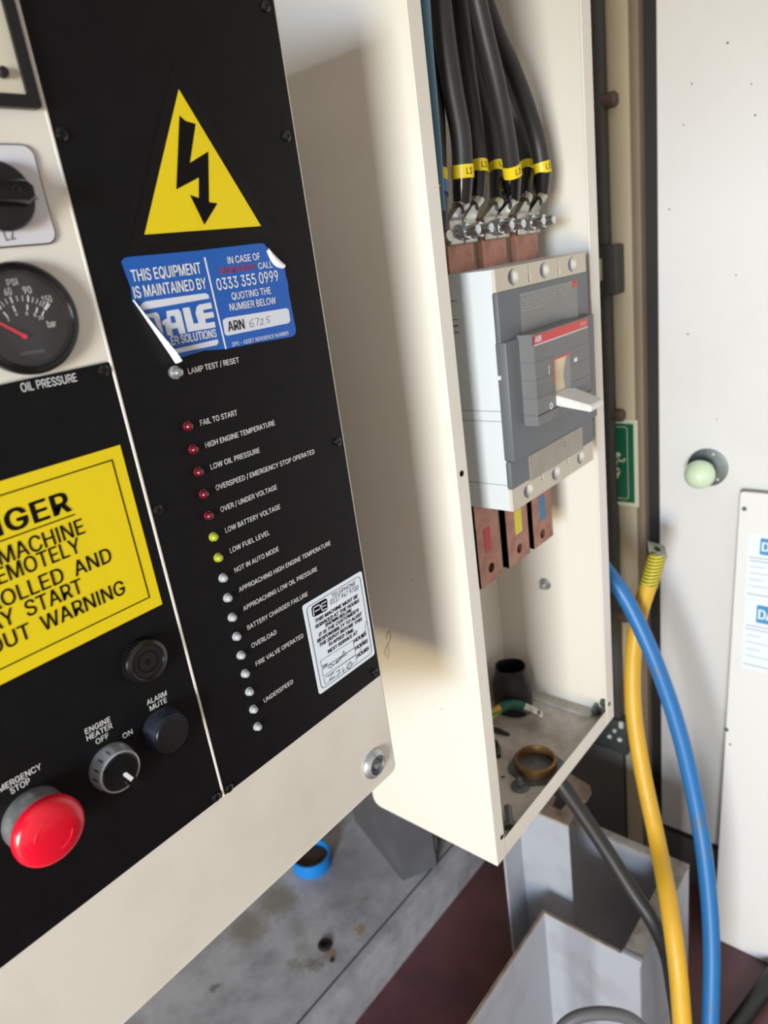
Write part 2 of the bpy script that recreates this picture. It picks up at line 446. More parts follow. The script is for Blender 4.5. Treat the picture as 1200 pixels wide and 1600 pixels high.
# outlines of a plain sans-serif alphabet: advance width, then one list of x, y pairs per contour
import json
FONT = json.loads((
    '{"A":[480,[16,0,201,509,276,509,463,0,395,0,287,302,264,372,232,478,245,478,213,371,191,302,85,0],[110,142,110,199,370,199,370,142]],"B":[456,[60,0,60,509,241,509,274,507'
    ',304,501,329,491,350,477,367,461,381,442,390,421,396,398,398,374,397,353,393,336,387,320,378,307,368,295,356,286,343,278,329,272,315,267,315,262,331,260,347,254,363,245,3'
    '78,234,391,220,402,203,411,184,416,161,418,136,416,111,410,88,400,67,386,48,368,31,344,18,317,8,284,2,247,0],[125,57,245,57,281,60,309,67,330,80,344,96,353,115,355,137,35'
    '4,153,350,169,342,184,333,197,320,209,306,218,289,225,269,229,248,231,125,231],[125,285,238,285,256,287,273,290,288,296,302,304,314,314,323,326,330,340,335,355,336,372,33'
    '3,393,326,412,313,429,294,442,270,449,240,452,125,452]],"C":[510,[267,-7,225,-3,186,7,150,25,119,49,92,79,70,115,53,157,44,203,40,254,44,305,53,352,70,393,92,429,119,459,'
    '150,484,186,501,225,512,267,516,293,514,317,511,340,504,362,496,383,485,402,471,419,456,435,438,448,418,459,397,467,373,473,348,408,348,404,365,397,380,389,395,380,407,36'
    '9,418,357,428,344,437,330,444,315,449,300,453,284,455,267,456,237,453,209,445,184,432,161,414,141,391,125,364,113,332,106,295,103,254,106,213,113,177,125,145,141,117,161,'
    '94,184,76,210,63,237,56,267,53,284,54,300,56,315,60,330,65,344,72,357,81,369,90,380,102,389,114,397,128,404,144,408,160,473,160,467,135,459,112,448,91,435,71,420,53,402,3'
    '8,383,24,363,13,341,5,317,-2,293,-6]],"D":[502,[219,0,96,0,96,57,215,57,254,60,288,68,318,81,343,99,363,122,379,149,390,181,397,216,399,255,397,294,390,329,379,361,364,38'
    '8,344,410,320,428,291,441,258,449,221,452,93,452,93,509,225,509,273,505,315,495,353,478,385,455,412,426,433,391,449,351,458,306,462,255,458,205,449,159,433,119,411,83,384'
    ',54,351,31,312,14,268,3],[125,509,125,0,60,0,60,509]],"E":[419,[60,0,60,509,372,509,372,452,125,452,125,286,355,286,355,229,125,229,125,57,375,57,375,0]],"F":[410,[60,0,6'
    '0,509,369,509,369,452,125,452,125,278,346,278,346,221,125,221,125,0]],"G":[520,[269,-7,225,-3,185,7,149,25,118,49,91,79,69,116,53,157,43,203,40,254,43,305,53,352,69,393,9'
    '1,429,117,459,149,484,184,501,223,512,265,516,291,514,316,510,340,504,363,494,384,483,403,469,421,453,436,436,449,416,460,395,468,373,474,349,408,349,402,365,395,379,387,'
    '393,378,406,368,417,356,427,344,436,330,443,315,448,300,453,283,455,265,456,236,453,209,445,183,432,160,414,141,392,125,364,113,332,106,295,103,254,106,213,113,177,125,14'
    '5,141,117,161,95,184,76,210,63,238,56,269,53,296,55,322,61,345,71,365,85,382,102,396,123,407,147,413,173,415,202,434,199,283,199,283,256,478,256,478,200,475,160,466,124,4'
    '51,91,431,62,406,38,377,19,344,5,308,-4]],"H":[517,[60,0,60,509,125,509,125,289,392,289,392,509,457,509,457,0,392,0,392,232,125,232,125,0]],"I":[300,[31,0,31,57,118,57,11'
    '8,452,31,452,31,509,269,509,269,452,183,452,183,57,269,57,269,0]],"J":[396,[185,-7,143,-2,106,11,75,33,52,63,38,100,33,145,33,173,98,173,98,145,100,117,108,93,122,74,139,'
    '61,160,53,185,50,209,53,230,61,248,74,261,93,269,117,272,145,272,509,336,509,336,145,332,100,318,63,294,33,263,11,227,-2]],"K":[467,[104,145,104,216,139,261,174,303,212,3'
    '44,364,509,448,509,231,276,228,276],[60,0,60,509,125,509,125,334,124,225,125,193,125,0],[372,0,188,259,228,309,449,0]],"L":[393,[60,0,60,509,125,509,125,57,361,57,361,0]]'
    ',"M":[628,[60,0,60,509,152,509,277,187,287,159,299,123,311,84,322,49,307,49,318,83,330,121,342,158,352,187,476,509,568,509,568,0,504,0,504,291,504,327,505,369,506,413,507'
    ',457,513,457,498,409,482,363,467,322,456,291,342,0,286,0,170,291,159,321,145,361,129,408,112,457,119,457,120,416,121,372,122,328,122,291,122,0]],"N":[523,[60,0,60,509,136'
    ',509,343,183,363,151,388,107,414,55,405,54,401,108,399,157,399,195,399,509,463,509,463,0,387,0,202,290,177,331,148,381,108,452,119,454,122,384,124,328,125,291,125,0]],"O"'
    ':[533,[267,-7,225,-3,186,7,150,25,119,49,92,79,70,115,53,157,44,203,40,254,44,305,53,352,70,393,92,429,119,459,150,484,186,501,225,512,267,516,309,512,348,501,384,484,415'
    ',459,442,429,464,393,480,352,490,305,493,254,490,203,480,157,464,115,442,79,415,49,384,25,348,7,309,-3],[267,53,296,55,324,63,349,76,372,94,392,116,408,144,420,176,428,21'
    '3,430,254,428,295,420,332,408,365,392,392,372,415,349,433,324,446,296,453,267,456,237,453,210,445,184,433,161,415,142,392,125,364,113,332,106,295,103,254,106,213,113,176,'
    '125,144,142,117,161,94,184,76,210,63,237,55]],"P":[445,[60,0,60,509,235,509,272,506,305,499,332,487,356,471,375,452,390,430,400,404,407,377,409,348,407,318,400,291,390,26'
    '5,375,243,356,223,332,207,305,195,272,188,235,186,109,186,109,242,233,242,257,244,279,248,297,256,312,266,324,279,333,294,339,310,343,328,344,348,343,367,339,385,333,402,'
    '324,416,312,428,297,439,279,446,257,451,232,452,125,452,125,0]],"Q":[533,[245,159,313,159,369,85,384,65,468,-48,401,-48,346,27,331,46],[267,-7,225,-3,186,7,150,25,119,49,'
    '92,79,70,115,53,157,44,203,40,254,44,305,53,352,70,393,92,429,119,459,150,484,186,501,225,512,267,516,309,512,348,501,384,484,415,459,442,429,464,393,480,352,490,305,493,'
    '254,490,203,480,157,464,115,442,79,415,49,384,25,348,7,309,-3],[267,53,296,55,324,63,349,76,372,94,392,116,408,144,420,176,428,213,430,254,428,295,420,332,408,365,392,392'
    ',372,415,349,433,324,446,296,453,267,456,237,453,210,445,184,433,161,415,142,392,125,364,113,332,106,295,103,254,106,213,113,176,125,144,142,117,161,94,184,76,210,63,237,'
    '55]],"R":[449,[60,0,60,509,236,509,273,506,305,500,333,489,356,473,376,455,390,433,401,408,407,381,409,352,407,323,401,296,390,271,376,250,356,232,333,217,305,206,273,200'
    ',236,198,96,198,96,255,234,255,258,256,280,260,298,267,313,276,325,287,334,300,340,316,344,333,345,352,344,371,340,389,334,405,325,419,313,430,298,440,279,446,258,451,233'
    ',452,125,452,125,0],[353,0,230,229,303,229,428,0]],"S":[447,[224,-9,188,-7,156,-1,128,9,102,23,81,40,64,60,51,83,42,109,38,137,104,137,108,118,114,102,123,88,136,76,150,6'
    '6,166,59,185,53,204,50,224,49,246,50,267,54,286,60,303,69,317,79,329,92,338,106,344,122,346,139,344,154,340,168,332,179,322,189,310,197,296,205,245,222,184,239,145,253,11'
    '2,269,86,289,67,313,56,341,52,372,54,400,62,425,75,448,92,468,113,484,138,498,165,508,195,514,227,516,259,514,289,508,316,498,340,484,360,468,377,449,390,427,398,403,401,'
    '378,337,378,332,402,320,421,302,437,280,449,254,456,225,459,204,457,185,454,167,448,152,440,139,430,129,418,121,405,117,391,115,376,117,359,122,345,131,334,142,324,155,31'
    '5,169,308,212,293,264,279,312,264,328,256,344,248,359,238,372,226,384,213,395,198,402,180,407,161,408,139,406,112,399,87,386,64,370,43,349,25,323,11,294,0,261,-7]],"T":[4'
    '49,[32,452,32,509,417,509,417,452,257,452,257,0,193,0,193,452]],"U":[517,[259,-8,220,-6,186,2,154,15,126,33,103,55,85,80,71,108,63,140,60,173,60,509,124,509,124,178,126,1'
    '55,132,133,141,113,153,95,169,80,187,68,208,59,232,53,259,52,285,53,309,59,331,68,349,80,364,95,377,113,385,133,391,155,393,178,393,509,457,509,457,173,454,140,446,108,43'
    '3,80,414,55,391,33,363,15,332,2,297,-6]],"V":[480,[204,0,16,509,84,509,192,206,215,137,248,31,235,31,267,138,290,206,395,509,463,509,278,0]],"W":[686,[155,0,16,509,82,509'
    ',163,196,175,145,187,94,197,40,189,40,200,94,211,145,224,196,306,509,380,509,462,196,474,145,486,94,497,40,488,40,499,94,510,145,523,196,603,509,670,509,530,0,455,0,368,3'
    '23,351,391,336,475,350,475,335,395,318,323,230,0]],"X":[474,[18,0,217,284,217,236,29,509,104,509,178,400,204,361,223,329,243,292,232,292,252,329,272,361,298,400,374,509,4'
    '46,509,259,239,259,287,456,0,382,0,292,129,268,165,250,195,230,231,244,231,225,196,206,166,182,129,91,0]],"Y":[472,[203,0,203,208,16,509,91,509,192,344,222,292,250,230,22'
    '4,230,251,293,280,344,381,509,455,509,268,208,268,0]],"Z":[438,[42,0,42,46,273,385,306,431,341,476,348,454,285,452,223,452,40,452,40,509,397,509,397,462,169,129,134,81,97'
    ',33,90,54,152,57,214,57,399,57,399,0]],"0":[453,[227,-7,191,-3,158,7,130,24,105,48,85,77,69,113,57,155,50,202,48,254,50,306,57,353,69,395,85,431,106,461,130,484,159,502,1'
    '91,512,227,516,262,512,295,502,323,484,348,461,368,431,384,395,396,353,403,306,405,254,403,202,396,155,384,113,368,77,348,48,323,24,295,7,263,-3],[227,50,250,52,271,60,29'
    '0,74,306,92,320,116,330,144,338,176,342,213,344,254,342,295,338,332,330,365,320,393,306,416,290,435,271,449,250,457,227,460,203,457,182,449,163,435,147,416,134,393,123,36'
    '5,115,332,111,295,109,254,111,213,115,176,123,144,134,116,147,92,163,74,182,60,203,52]],"1":[453,[76,0,76,55,391,55,391,0],[276,509,276,0,212,0,212,448,209,448,86,358,86,'
    '427,198,509]],"2":[453,[64,0,64,47,234,229,282,282,294,298,303,312,311,327,316,341,319,356,320,371,319,389,315,405,308,419,298,431,287,441,273,449,258,455,241,458,224,460'
    ',205,458,188,454,172,447,159,438,148,427,139,413,132,398,128,381,127,362,66,362,68,391,75,418,86,442,102,464,121,482,143,496,168,507,196,513,225,516,254,513,281,507,306,4'
    '97,328,482,346,465,361,445,372,423,379,398,381,372,380,354,377,336,371,318,363,299,351,280,336,259,317,235,294,209,267,180,153,60,153,57,389,57,389,0]],"3":[453,[218,-7,1'
    '88,-5,159,1,133,10,108,22,88,38,70,57,57,79,48,104,44,132,109,132,112,115,118,100,126,87,137,76,150,66,165,59,182,54,200,51,219,50,239,51,258,55,275,61,291,69,304,80,315,'
    '93,323,108,328,125,329,145,328,163,323,180,316,196,306,211,292,223,275,234,254,241,229,246,201,248,157,248,157,299,288,448,288,452,70,452,70,509,372,509,372,461,211,278,2'
    '11,289,247,290,279,286,308,276,333,262,354,244,371,222,383,198,391,173,393,145,390,116,383,90,370,66,354,45,333,27,309,12,281,2,251,-5]],"4":[453,[40,105,40,158,247,509,3'
    '11,509,109,166,109,163,413,163,413,105],[282,0,282,121,282,146,282,318,343,318,343,0]],"5":[453,[221,-7,192,-5,165,1,140,11,118,25,99,41,83,60,71,82,63,105,60,130,122,130'
    ',125,115,130,102,138,89,148,78,160,68,173,60,188,54,204,51,221,50,241,51,259,56,276,64,291,75,304,89,314,104,322,122,326,141,328,162,326,183,321,203,314,221,303,237,290,2'
    '51,275,262,257,270,238,275,218,277,201,276,184,273,167,268,152,262,139,255,128,246,67,253,96,509,366,509,366,452,151,452,134,301,136,301,148,311,162,318,178,325,194,330,2'
    '12,333,229,334,252,332,274,328,294,321,313,311,330,299,345,285,358,269,370,251,379,231,386,210,390,187,391,163,388,132,381,102,369,76,352,52,332,32,309,15,282,3,253,-4]],'
    '"6":[453,[226,-7,196,-4,168,3,142,15,119,31,100,51,84,74,73,101,66,130,64,162,65,187,71,212,80,239,93,268,112,302,137,340,252,509,322,509,151,261,145,261,165,288,196,307,'
    '208,311,221,313,235,314,265,312,291,305,316,295,337,280,355,262,370,240,380,215,387,187,389,157,387,127,379,98,368,73,352,50,333,30,310,14,284,3,257,-4],[226,48,245,50,26'
    '3,55,279,63,293,73,304,86,314,101,322,119,326,137,327,157,326,178,322,196,314,213,304,228,293,241,279,251,263,259,245,264,226,265,207,264,190,259,174,252,160,241,148,229,'
    '138,214,131,197,126,179,125,158,126,138,131,119,138,102,148,86,160,73,174,63,190,55,207,50]],"7":[453,[97,0,323,448,323,452,62,452,62,509,391,509,391,449,165,0]],"8":[453'
    ',[226,-7,193,-5,163,1,136,11,111,25,91,42,74,62,62,84,54,109,52,135,53,156,58,176,65,195,75,212,87,228,101,241,117,252,134,260,153,265,153,267,129,276,109,289,93,308,80,3'
    '30,73,354,70,380,73,405,79,429,90,450,106,469,124,485,146,498,170,508,197,514,226,516,255,514,282,508,306,498,328,485,346,469,361,450,373,429,379,405,382,380,379,354,372,'
    '330,359,308,343,289,323,276,300,267,300,265,319,260,335,252,351,241,365,228,377,212,387,195,395,176,399,156,401,135,398,109,391,84,378,62,362,42,341,25,317,11,289,1,259,-'
    '5],[226,49,248,50,267,54,285,60,300,69,313,79,323,91,331,106,335,121,337,139,335,157,330,173,322,189,312,202,298,213,283,223,265,230,247,234,226,235,206,234,187,230,169,2'
    '23,154,213,140,202,130,189,122,173,117,157,115,139,117,121,121,106,129,91,139,79,152,69,167,60,185,54,205,50],[226,290,244,291,260,294,274,300,287,308,298,318,307,330,314'
    ',344,318,359,319,376,318,392,314,407,308,420,299,432,288,442,275,449,260,455,244,459,226,460,208,459,192,455,177,449,164,442,153,432,145,420,138,407,134,392,133,376,134,3'
    '59,138,344,145,330,154,318,165,308,178,300,193,294,209,291]],"9":[453,[226,516,256,513,285,506,310,494,333,478,352,458,368,434,380,408,387,378,389,347,387,322,382,296,373'
    ',270,359,240,340,207,315,168,200,0,130,0,301,248,307,248,287,221,257,202,245,198,232,195,218,195,188,197,161,203,137,214,116,229,98,247,83,269,72,294,66,321,64,352,66,382'
    ',73,411,85,436,101,459,120,479,143,494,168,506,196,513],[226,460,207,459,190,454,174,446,160,435,148,423,138,407,131,390,127,372,125,352,127,331,131,313,138,295,148,280,1'
    '60,268,174,257,190,250,207,245,226,243,245,245,263,249,279,257,293,267,305,280,314,295,322,312,326,330,327,350,326,371,322,390,314,407,305,422,293,435,279,446,263,454,245'
    ',459]],"/":[249,[235,533,71,-76,14,-76,178,533]],".":[188,[95,-4,83,-3,73,1,63,9,55,18,51,29,50,41,51,53,55,64,63,73,73,81,83,85,95,87,107,85,118,81,128,73,135,64,140,53,'
    '141,41,140,29,135,18,128,9,118,1,107,-3]],"-":[453,[337,244,337,188,114,188,114,244]],"\'":[206,[78,318,70,509,136,509,128,318]],"b":[424,[229,-8,208,-7,189,-3,172,4,159,1'
    '2,147,21,138,31,118,59,112,59,112,0,53,0,53,509,114,509,114,319,118,319,137,346,147,355,158,364,171,373,188,379,207,383,229,384,259,382,287,374,313,361,335,342,354,320,37'
    '0,293,381,261,388,227,390,189,388,151,381,116,370,84,355,57,336,34,313,16,288,3,260,-6],[220,47,242,49,262,55,279,66,294,80,306,97,316,117,323,139,327,163,328,189,327,215'
    ',323,239,316,261,307,281,295,298,280,311,262,322,243,328,220,330,198,328,178,322,161,312,147,299,134,282,125,263,118,241,114,216,113,189,114,162,118,138,125,115,135,95,14'
    '7,78,162,65,179,55,198,49]],"a":[389,[160,-9,137,-7,115,-3,94,5,76,15,60,29,48,45,38,63,32,84,30,108,32,128,36,146,43,161,53,174,64,184,78,193,92,200,108,206,125,211,178,'
    '220,234,227,265,235,276,255,276,257,275,272,272,285,267,297,260,307,251,315,240,322,227,327,212,330,196,331,178,330,163,327,149,322,118,301,100,274,41,291,51,313,64,331,7'
    '9,346,95,358,114,368,133,375,153,380,173,383,194,384,239,379,255,375,271,369,286,360,300,350,312,336,322,320,330,301,335,278,337,251,337,0,277,0,277,52,272,52,252,25,242,'
    '16,229,8,215,1,199,-4,181,-7],[170,45,192,47,211,51,228,59,242,68,254,80,263,93,270,108,274,122,276,138,276,190,259,182,231,176,200,171,175,168,134,159,122,153,112,147,10'
    '3,139,97,130,93,118,92,105,93,93,96,82,102,72,109,64,119,57,130,52,142,48,156,46]],"r":[259,[53,0,53,379,112,379,112,321,115,321,124,339,137,354,152,367,171,377,191,383,2'
    '13,385,229,384,243,384,243,322,230,324,207,326,190,324,174,321,159,315,146,306,135,296,126,284,119,269,115,254,114,237,114,0]],"i":[167,[53,0,53,379,114,379,114,0],[84,44'
    '3,73,444,63,448,54,455,47,463,43,472,41,483,43,494,47,504,54,512,63,518,73,522,84,524,95,522,105,518,114,512,121,504,125,494,126,483,125,472,121,463,114,455,105,448,95,44'
    '4]],"o":[415,[207,-8,174,-5,144,3,117,16,93,35,72,58,56,85,44,116,37,150,34,187,37,225,44,260,56,291,72,318,93,341,117,360,144,374,174,382,207,384,241,382,271,374,299,360'
    ',323,341,343,318,359,291,371,260,379,225,381,187,379,150,371,116,359,85,343,58,323,35,299,16,271,3,241,-5],[207,46,231,49,252,55,270,66,285,80,298,97,307,117,314,139,318,'
    '163,319,187,318,212,314,236,307,258,298,278,285,296,270,310,252,321,231,328,207,330,184,328,163,321,145,310,130,296,118,278,108,258,102,236,98,212,96,187,98,163,102,139,1'
    '08,117,118,97,130,80,145,66,163,55,184,49]]," ":[188]}'))


FONT['I'] = [185, [60, 0, 60, 509, 125, 509, 125, 0]]


def glyphs(s, bold=0.0, spacing=1.0):
    """2D letters: every outer contour with its own holes is filled by itself, so overlapping strokes stay solid"""
    def area2(ct):
        p = [(ct[i], ct[i + 1]) for i in range(0, len(ct), 2)]
        return sum(p[i][0] * p[(i + 1) % len(p)][1] - p[(i + 1) % len(p)][0] * p[i][1] for i in range(len(p)))

    def inside(pt, ct):
        p = [(ct[i], ct[i + 1]) for i in range(0, len(ct), 2)]
        r = False
        for i in range(len(p)):
            (x1, y1), (x2, y2) = p[i], p[(i + 1) % len(p)]
            if (y1 > pt[1]) != (y2 > pt[1]) and pt[0] < (x2 - x1) * (pt[1] - y1) / (y2 - y1) + x1:
                r = not r
        return r
    layers = {}
    x = 0
    for ch in s:
        g = FONT[ch]
        cts = g[1:]
        if cts:
            sg = max((area2(c) for c in cts), key=abs)
            outer = [c for c in cts if area2(c) * sg > 0]
            holes = [c for c in cts if area2(c) * sg <= 0]
            for k, o in enumerate(outer):
                layers.setdefault(k, []).append((x, [o] + [h for h in holes if inside(h[:2], o)]))
        x += g[0] * spacing
    base, polys = [], []
    for k, groups in layers.items():
        cu = bpy.data.curves.new('text', 'CURVE')
        cu.dimensions = '2D'
        cu.fill_mode = 'BOTH'
        for x, cts in groups:
            for ct in cts:
                sp = cu.splines.new('POLY')
                n = len(ct) // 2
                sp.points.add(n - 1)
                for q in range(n):
                    sp.points[q].co = ((ct[2 * q] + x) / 1000, ct[2 * q + 1] / 1000, 0, 1)
                sp.use_cyclic_u = True
        ob = bpy.data.objects.new('text', cu)
        me = bpy.data.meshes.new_from_object(ob)
        n = len(base)
        base += [Vector((v.co.x, v.co.y, 7 * k if bold > .003 else k)) for v in me.vertices]
        polys += [tuple(i + n for i in p.vertices) for p in me.polygons]
        bpy.data.objects.remove(ob)
        bpy.data.curves.remove(cu)
        bpy.data.meshes.remove(me)
    vs, fs = list(base), list(polys)
    if bold > .003:      # heavier weight: the outline repeated a little to every side
        for dx, dy in ((1, 0), (-1, 0), (.7, .7), (-.7, .7), (.7, -.7), (-.7, -.7)):
            k = len(vs)
            vs += [Vector((v.x + dx * bold, v.y + dy * bold * .6, len(vs) // len(base) + v.z)) for v in base]
            fs += [tuple(i + k for i in f) for f in polys]
    return vs, fs


class Plane:
    """a flat face: origin o, right u, up v, outward n"""

    def __init__(self, o, u, v):
        self.o, self.u, self.v = Vector(o), Vector(u).normalized(), Vector(v).normalized()
        self.n = self.u.cross(self.v)

    def px(self, x, y, d=0.0):
        r = ray(x, y)
        o = self.o + self.n * d
        p = r * (o.dot(self.n) / r.dot(self.n)) - o
        return (p.dot(self.u), p.dot(self.v))

    def w(self, uv, d=0.0):
        return self.o + self.u * uv[0] + self.v * uv[1] + self.n * d

    def poly(self, mb, uv, d0, d1):
        return mb.prism([self.w(p, d0) for p in uv], self.n * (d1 - d0))

    def flat(self, mb, uv, d):
        return mb.add([self.w(p, d) for p in uv], [tuple(range(len(uv)))])

    def rrect(self, u0, v0, u1, v1, r=0.0, n=5):
        if r <= 0:
            return [(u0, v0), (u1, v0), (u1, v1), (u0, v1)]
        out = []
        for cx, cy, a0 in ((u1 - r, v0 + r, -PI / 2), (u1 - r, v1 - r, 0), (u0 + r, v1 - r, PI / 2), (u0 + r, v0 + r, PI)):
            for k in range(n + 1):
                a = a0 + PI / 2 * k / n
                out.append((cx + r * math.cos(a), cy + r * math.sin(a)))
        return out

    def frame(self, mb, outer, inner, d0, d1):
        n = len(outer)
        vs = [self.w(p, d) for d in (d0, d1) for p in list(outer) + list(inner)]
        fs = []
        for i in range(n):
            j = (i + 1) % n
            fs += [(i, j, n + j, n + i), (2 * n + i, 2 * n + j, 3 * n + j, 3 * n + i), (i, j, 2 * n + j, 2 * n + i), (n + i, n + j, 3 * n + j, 3 * n + i)]
        return mb.add(vs, fs)

    def lathe(self, mb, uv, prof, n=32):
        return mb.lathe(self.w(uv), self.n, prof, n)

    def stroke(self, mb, pts, wd, d):
        for a, b in zip(pts, pts[1:]):
            a, b = Vector(a), Vector(b)
            t = (b - a)
            if t.length < 1e-7:
                continue
            t = t.normalized()
            s = Vector((-t.y, t.x)) * wd / 2
            a, b = a - t * wd * .3, b + t * wd * .3
            self.flat(mb, [a - s, b - s, b + s, a + s], d)
        return mb

    def text(self, mb, s, p0, p1, cap, d, bold=0.0, spacing=1.0, skew=0.0, align='fit'):
        """flat letters whose baseline runs from p0 to p1 (in u, v), capitals cap high"""
        if 'H' not in _cap:
            _cap['H'] = max(v.y for v in glyphs('H')[0])
        vs, fs = glyphs(s, bold, spacing)
        if not vs:
            return mb
        x0, x1 = min(v.x for v in vs), max(v.x for v in vs)
        p0 = Vector(p0)
        sy = cap / _cap['H']
        if align == 'fit':
            p1 = Vector(p1)
            t = (p1 - p0)
            L = t.length
            t = t / L
            sx = L / (x1 - x0)
        else:
            t = Vector((1, 0))
            sx = sy * (p1 if isinstance(p1, float) else 1.0)
            L = (x1 - x0) * sx
            if align == 'right':
                p0 = p0 - t * L
            elif align == 'centre':
                p0 = p0 - t * L / 2
        up = Vector((-t.y, t.x))
        out = []
        for v in vs:
            q = p0 + t * ((v.x - x0) * sx + v.y * sy * skew) + up * (v.y * sy)
            out.append(self.w(q, d + v.z * 2.0e-5))
        return mb.add(out, fs)


def holed(mb, P, outer, holes, d0, d1):
    """plate with through holes: front face at d1, walls back to d0"""
    bm = bmesh.new()
    loops = [outer] + holes
    es = []
    rings = []
    for lp in loops:
        vv = [bm.verts.new((p[0], p[1], 0)) for p in lp]
        rings.append(vv)
        for i in range(len(vv)):
            es.append(bm.edges.new((vv[i], vv[(i + 1) % len(vv)])))
    bmesh.ops.triangle_fill(bm, edges=es, use_beauty=True, use_dissolve=False)
    bm.verts.index_update()
    base = [P.w((v.co.x, v.co.y), d1) for v in bm.verts]
    fs = [[v.index for v in f.verts] for f in bm.faces]
    n = len(base)
    back = [P.w((v.co.x, v.co.y), d0) for v in bm.verts]
    for vv in rings:
        for i in range(len(vv)):
            a, b = vv[i].index, vv[(i + 1) % len(vv)].index
            fs.append([a, b, n + b, n + a])
    mb.add(base + back, fs)
    bm.free()
    return mb


def circle(c, r, n=24, sy=1.0):
    return [(c[0] + r * math.cos(2 * PI * k / n), c[1] + sy * r * math.sin(2 * PI * k / n)) for k in range(n)]


# ================================================================== THE ROOM
XD = 1.33                 # plane of the wall with the door
WR = Plane((XD, 0, 0), (0, -1, 0), (0, 0, 1))       # faces the camera side (-x): u = -y, v = z
MB().box((-2.2, -2.2, -1.57), (1.5, 1.5, -1.47)).build('floor', floor_mat(), kind='structure')
MB().box((-1.2, 1.4, -1.47), (1.5, 1.5, 1.3)).build('wall_back', m_wall, kind='structure')
MB().box((XD + .012, .575, -1.47), (XD + .12, 1.4, 1.3)).build('wall_right', m_wall, kind='structure')
MB().box((XD + .05, -2.2, -1.47), (XD + .12, .575, 1.3)).build('wall_right_behind_door', m_frame, kind='structure')
MB().box((-1.25, -2.2, .22), (-1.2, 1.4, 1.3)).build('lintel_light_block', m_wall, kind='structure', label='unseen lintel slab added to cut the sky light of the doorway')  # out of view, added to hold back sky light from the higher surfaces
# frame post, strip coloured as the dark gap and door leaf
MB().box((XD - .004, .522, -1.47), (XD + .05, .538, 1.3), .003).build('trim_1', m_frame, kind='structure', label='brown edge of the door frame')
MB().box((XD - .008, .538, -1.47), (XD + .05, .5755, 1.3), .003).build('trim_2', m_wall, kind='structure')
MB().box((XD + .018, .4955, -1.47), (XD + .05, .522, 1.3)).build('trim_3', m_gap_shade, kind='structure')
d1 = MB().box((XD, -.55, -1.327), (XD + .045, .4955, 1.25), .004).build('door_1', m_door, kind='structure')
MB().box((XD + .004, -.55, -1.47), (XD + .05, .4955, -1.345)).build('trim_4', m_dado, kind='structure')
MB().box((XD - .01, .58, -1.47), (XD + .012, 1.4, -1.135), .003).build('baseboard_right', m_dado, kind='structure')
# ball knob on its round plate
kc = WR.px(1106, 730)
mk = MB()
WR.lathe(mk, kc, [(.036, 0), (.036, .003), (.030, .0045)], 40)
pl = mk.build('rose_plate', m_dullzinc, d1, label='round grey backplate')
mk = MB()
WR.lathe(mk, kc, [(.012, .003), (.012, .02), (.013, .03)], 20)
r_ = .0265
WR.lathe(mk, kc, [(max(.001, r_ * math.sin(PI * k / 14)), .046 - r_ * math.cos(PI * k / 14)) for k in range(15)], 32)
mk.build('door_knob', m_knob, d1, label='glossy pale green ball knob')
for a in (70, -50, 190):
    mk = MB()
    c = (kc[0] + .028 * math.cos(math.radians(a)), kc[1] + .028 * math.sin(math.radians(a)))
    WR.lathe(mk, c, [(.004, .003), (.0035, .0055), (.001, .006)], 14)
    mk.build('screw', m_zinc, d1)

mk = MB()
for q in ((1081, 131), (1068, 195), (1137, 67), (1174, 131), (1180, 180), (1046, 327), (1150, 430), (1075, 522), (1120, 655)):
    WR.flat(mk, circle(WR.px(*q), .0011 + .0008 * random.random(), 8), .0003)
mk.build('paint_speck', m_debris, d1, label='small dark specks in the door paint')

# concrete plinth the generator stands on
pm = plinth_mat()
pz = -1.369
MB().prism([(-1.2, .871, pz - .0), (-1.2, .885, pz + .004), (-1.2, .9, pz), (-1.2, 1.4, pz), (-1.2, 1.4, -1.47), (-1.2, .868, -1.47)], (2.35, 0, 0)).build('concrete_plinth', pm, kind='structure')
MB().box((-1.2, .8995, pz), (1.15, .9025, pz + .0012)).build('plinth_joint', m_debris, kind='structure')

# ================================================================== CONTROL PANEL
YP = .403
PAN = Plane((0, YP, 0), (1, 0, 0), (0, 0, 1))
panel = thing('control_panel', (.13, .5, -.463), 'large cream generator control panel with black fascia, warning stickers, gauge and red stop button', 'control panel')
XR = .4015


def px(x, y, d=.0015):
    return PAN.px(x, y, d)


# housing: front skin with a rolled right edge, cabinet body behind
mb = MB()
prof = PAN.rrect(-.30, -.4625, XR, .188, .007, 4)


def ring_loft(mb, P, outline, layers):
    """outline shrunk and stacked: layers of (inset, depth)"""
    n = len(outline)
    cx = (min(p[0] for p in outline) + max(p[0] for p in outline)) / 2
    cy = (min(p[1] for p in outline) + max(p[1] for p in outline)) / 2
    hw = (max(p[0] for p in outline) - min(p[0] for p in outline)) / 2
    hh = (max(p[1] for p in outline) - min(p[1] for p in outline)) / 2
    vs, fs = [], []
    for ins, d in layers:
        for p in outline:
            vs.append(P.w((cx + (p[0] - cx) * (hw - ins) / hw, cy + (p[1] - cy) * (hh - ins) / hh), d))
    for i in range(len(layers) - 1):
        for k in range(n):
            k2 = (k + 1) % n
            fs.append((i * n + k, i * n + k2, (i + 1) * n + k2, (i + 1) * n + k))
    fs.append(tuple(range(n))[::-1])
    fs.append(tuple(range((len(layers) - 1) * n, len(layers) * n)))
    return mb.add(vs, fs)


ring_loft(mb, PAN, prof, [(.0, -.215), (.0, -.003), (.0006, -.0012), (.0016, -.0003), (.003, 0)])
mb.build('housing', m_cream, panel, label='cream painted steel housing')

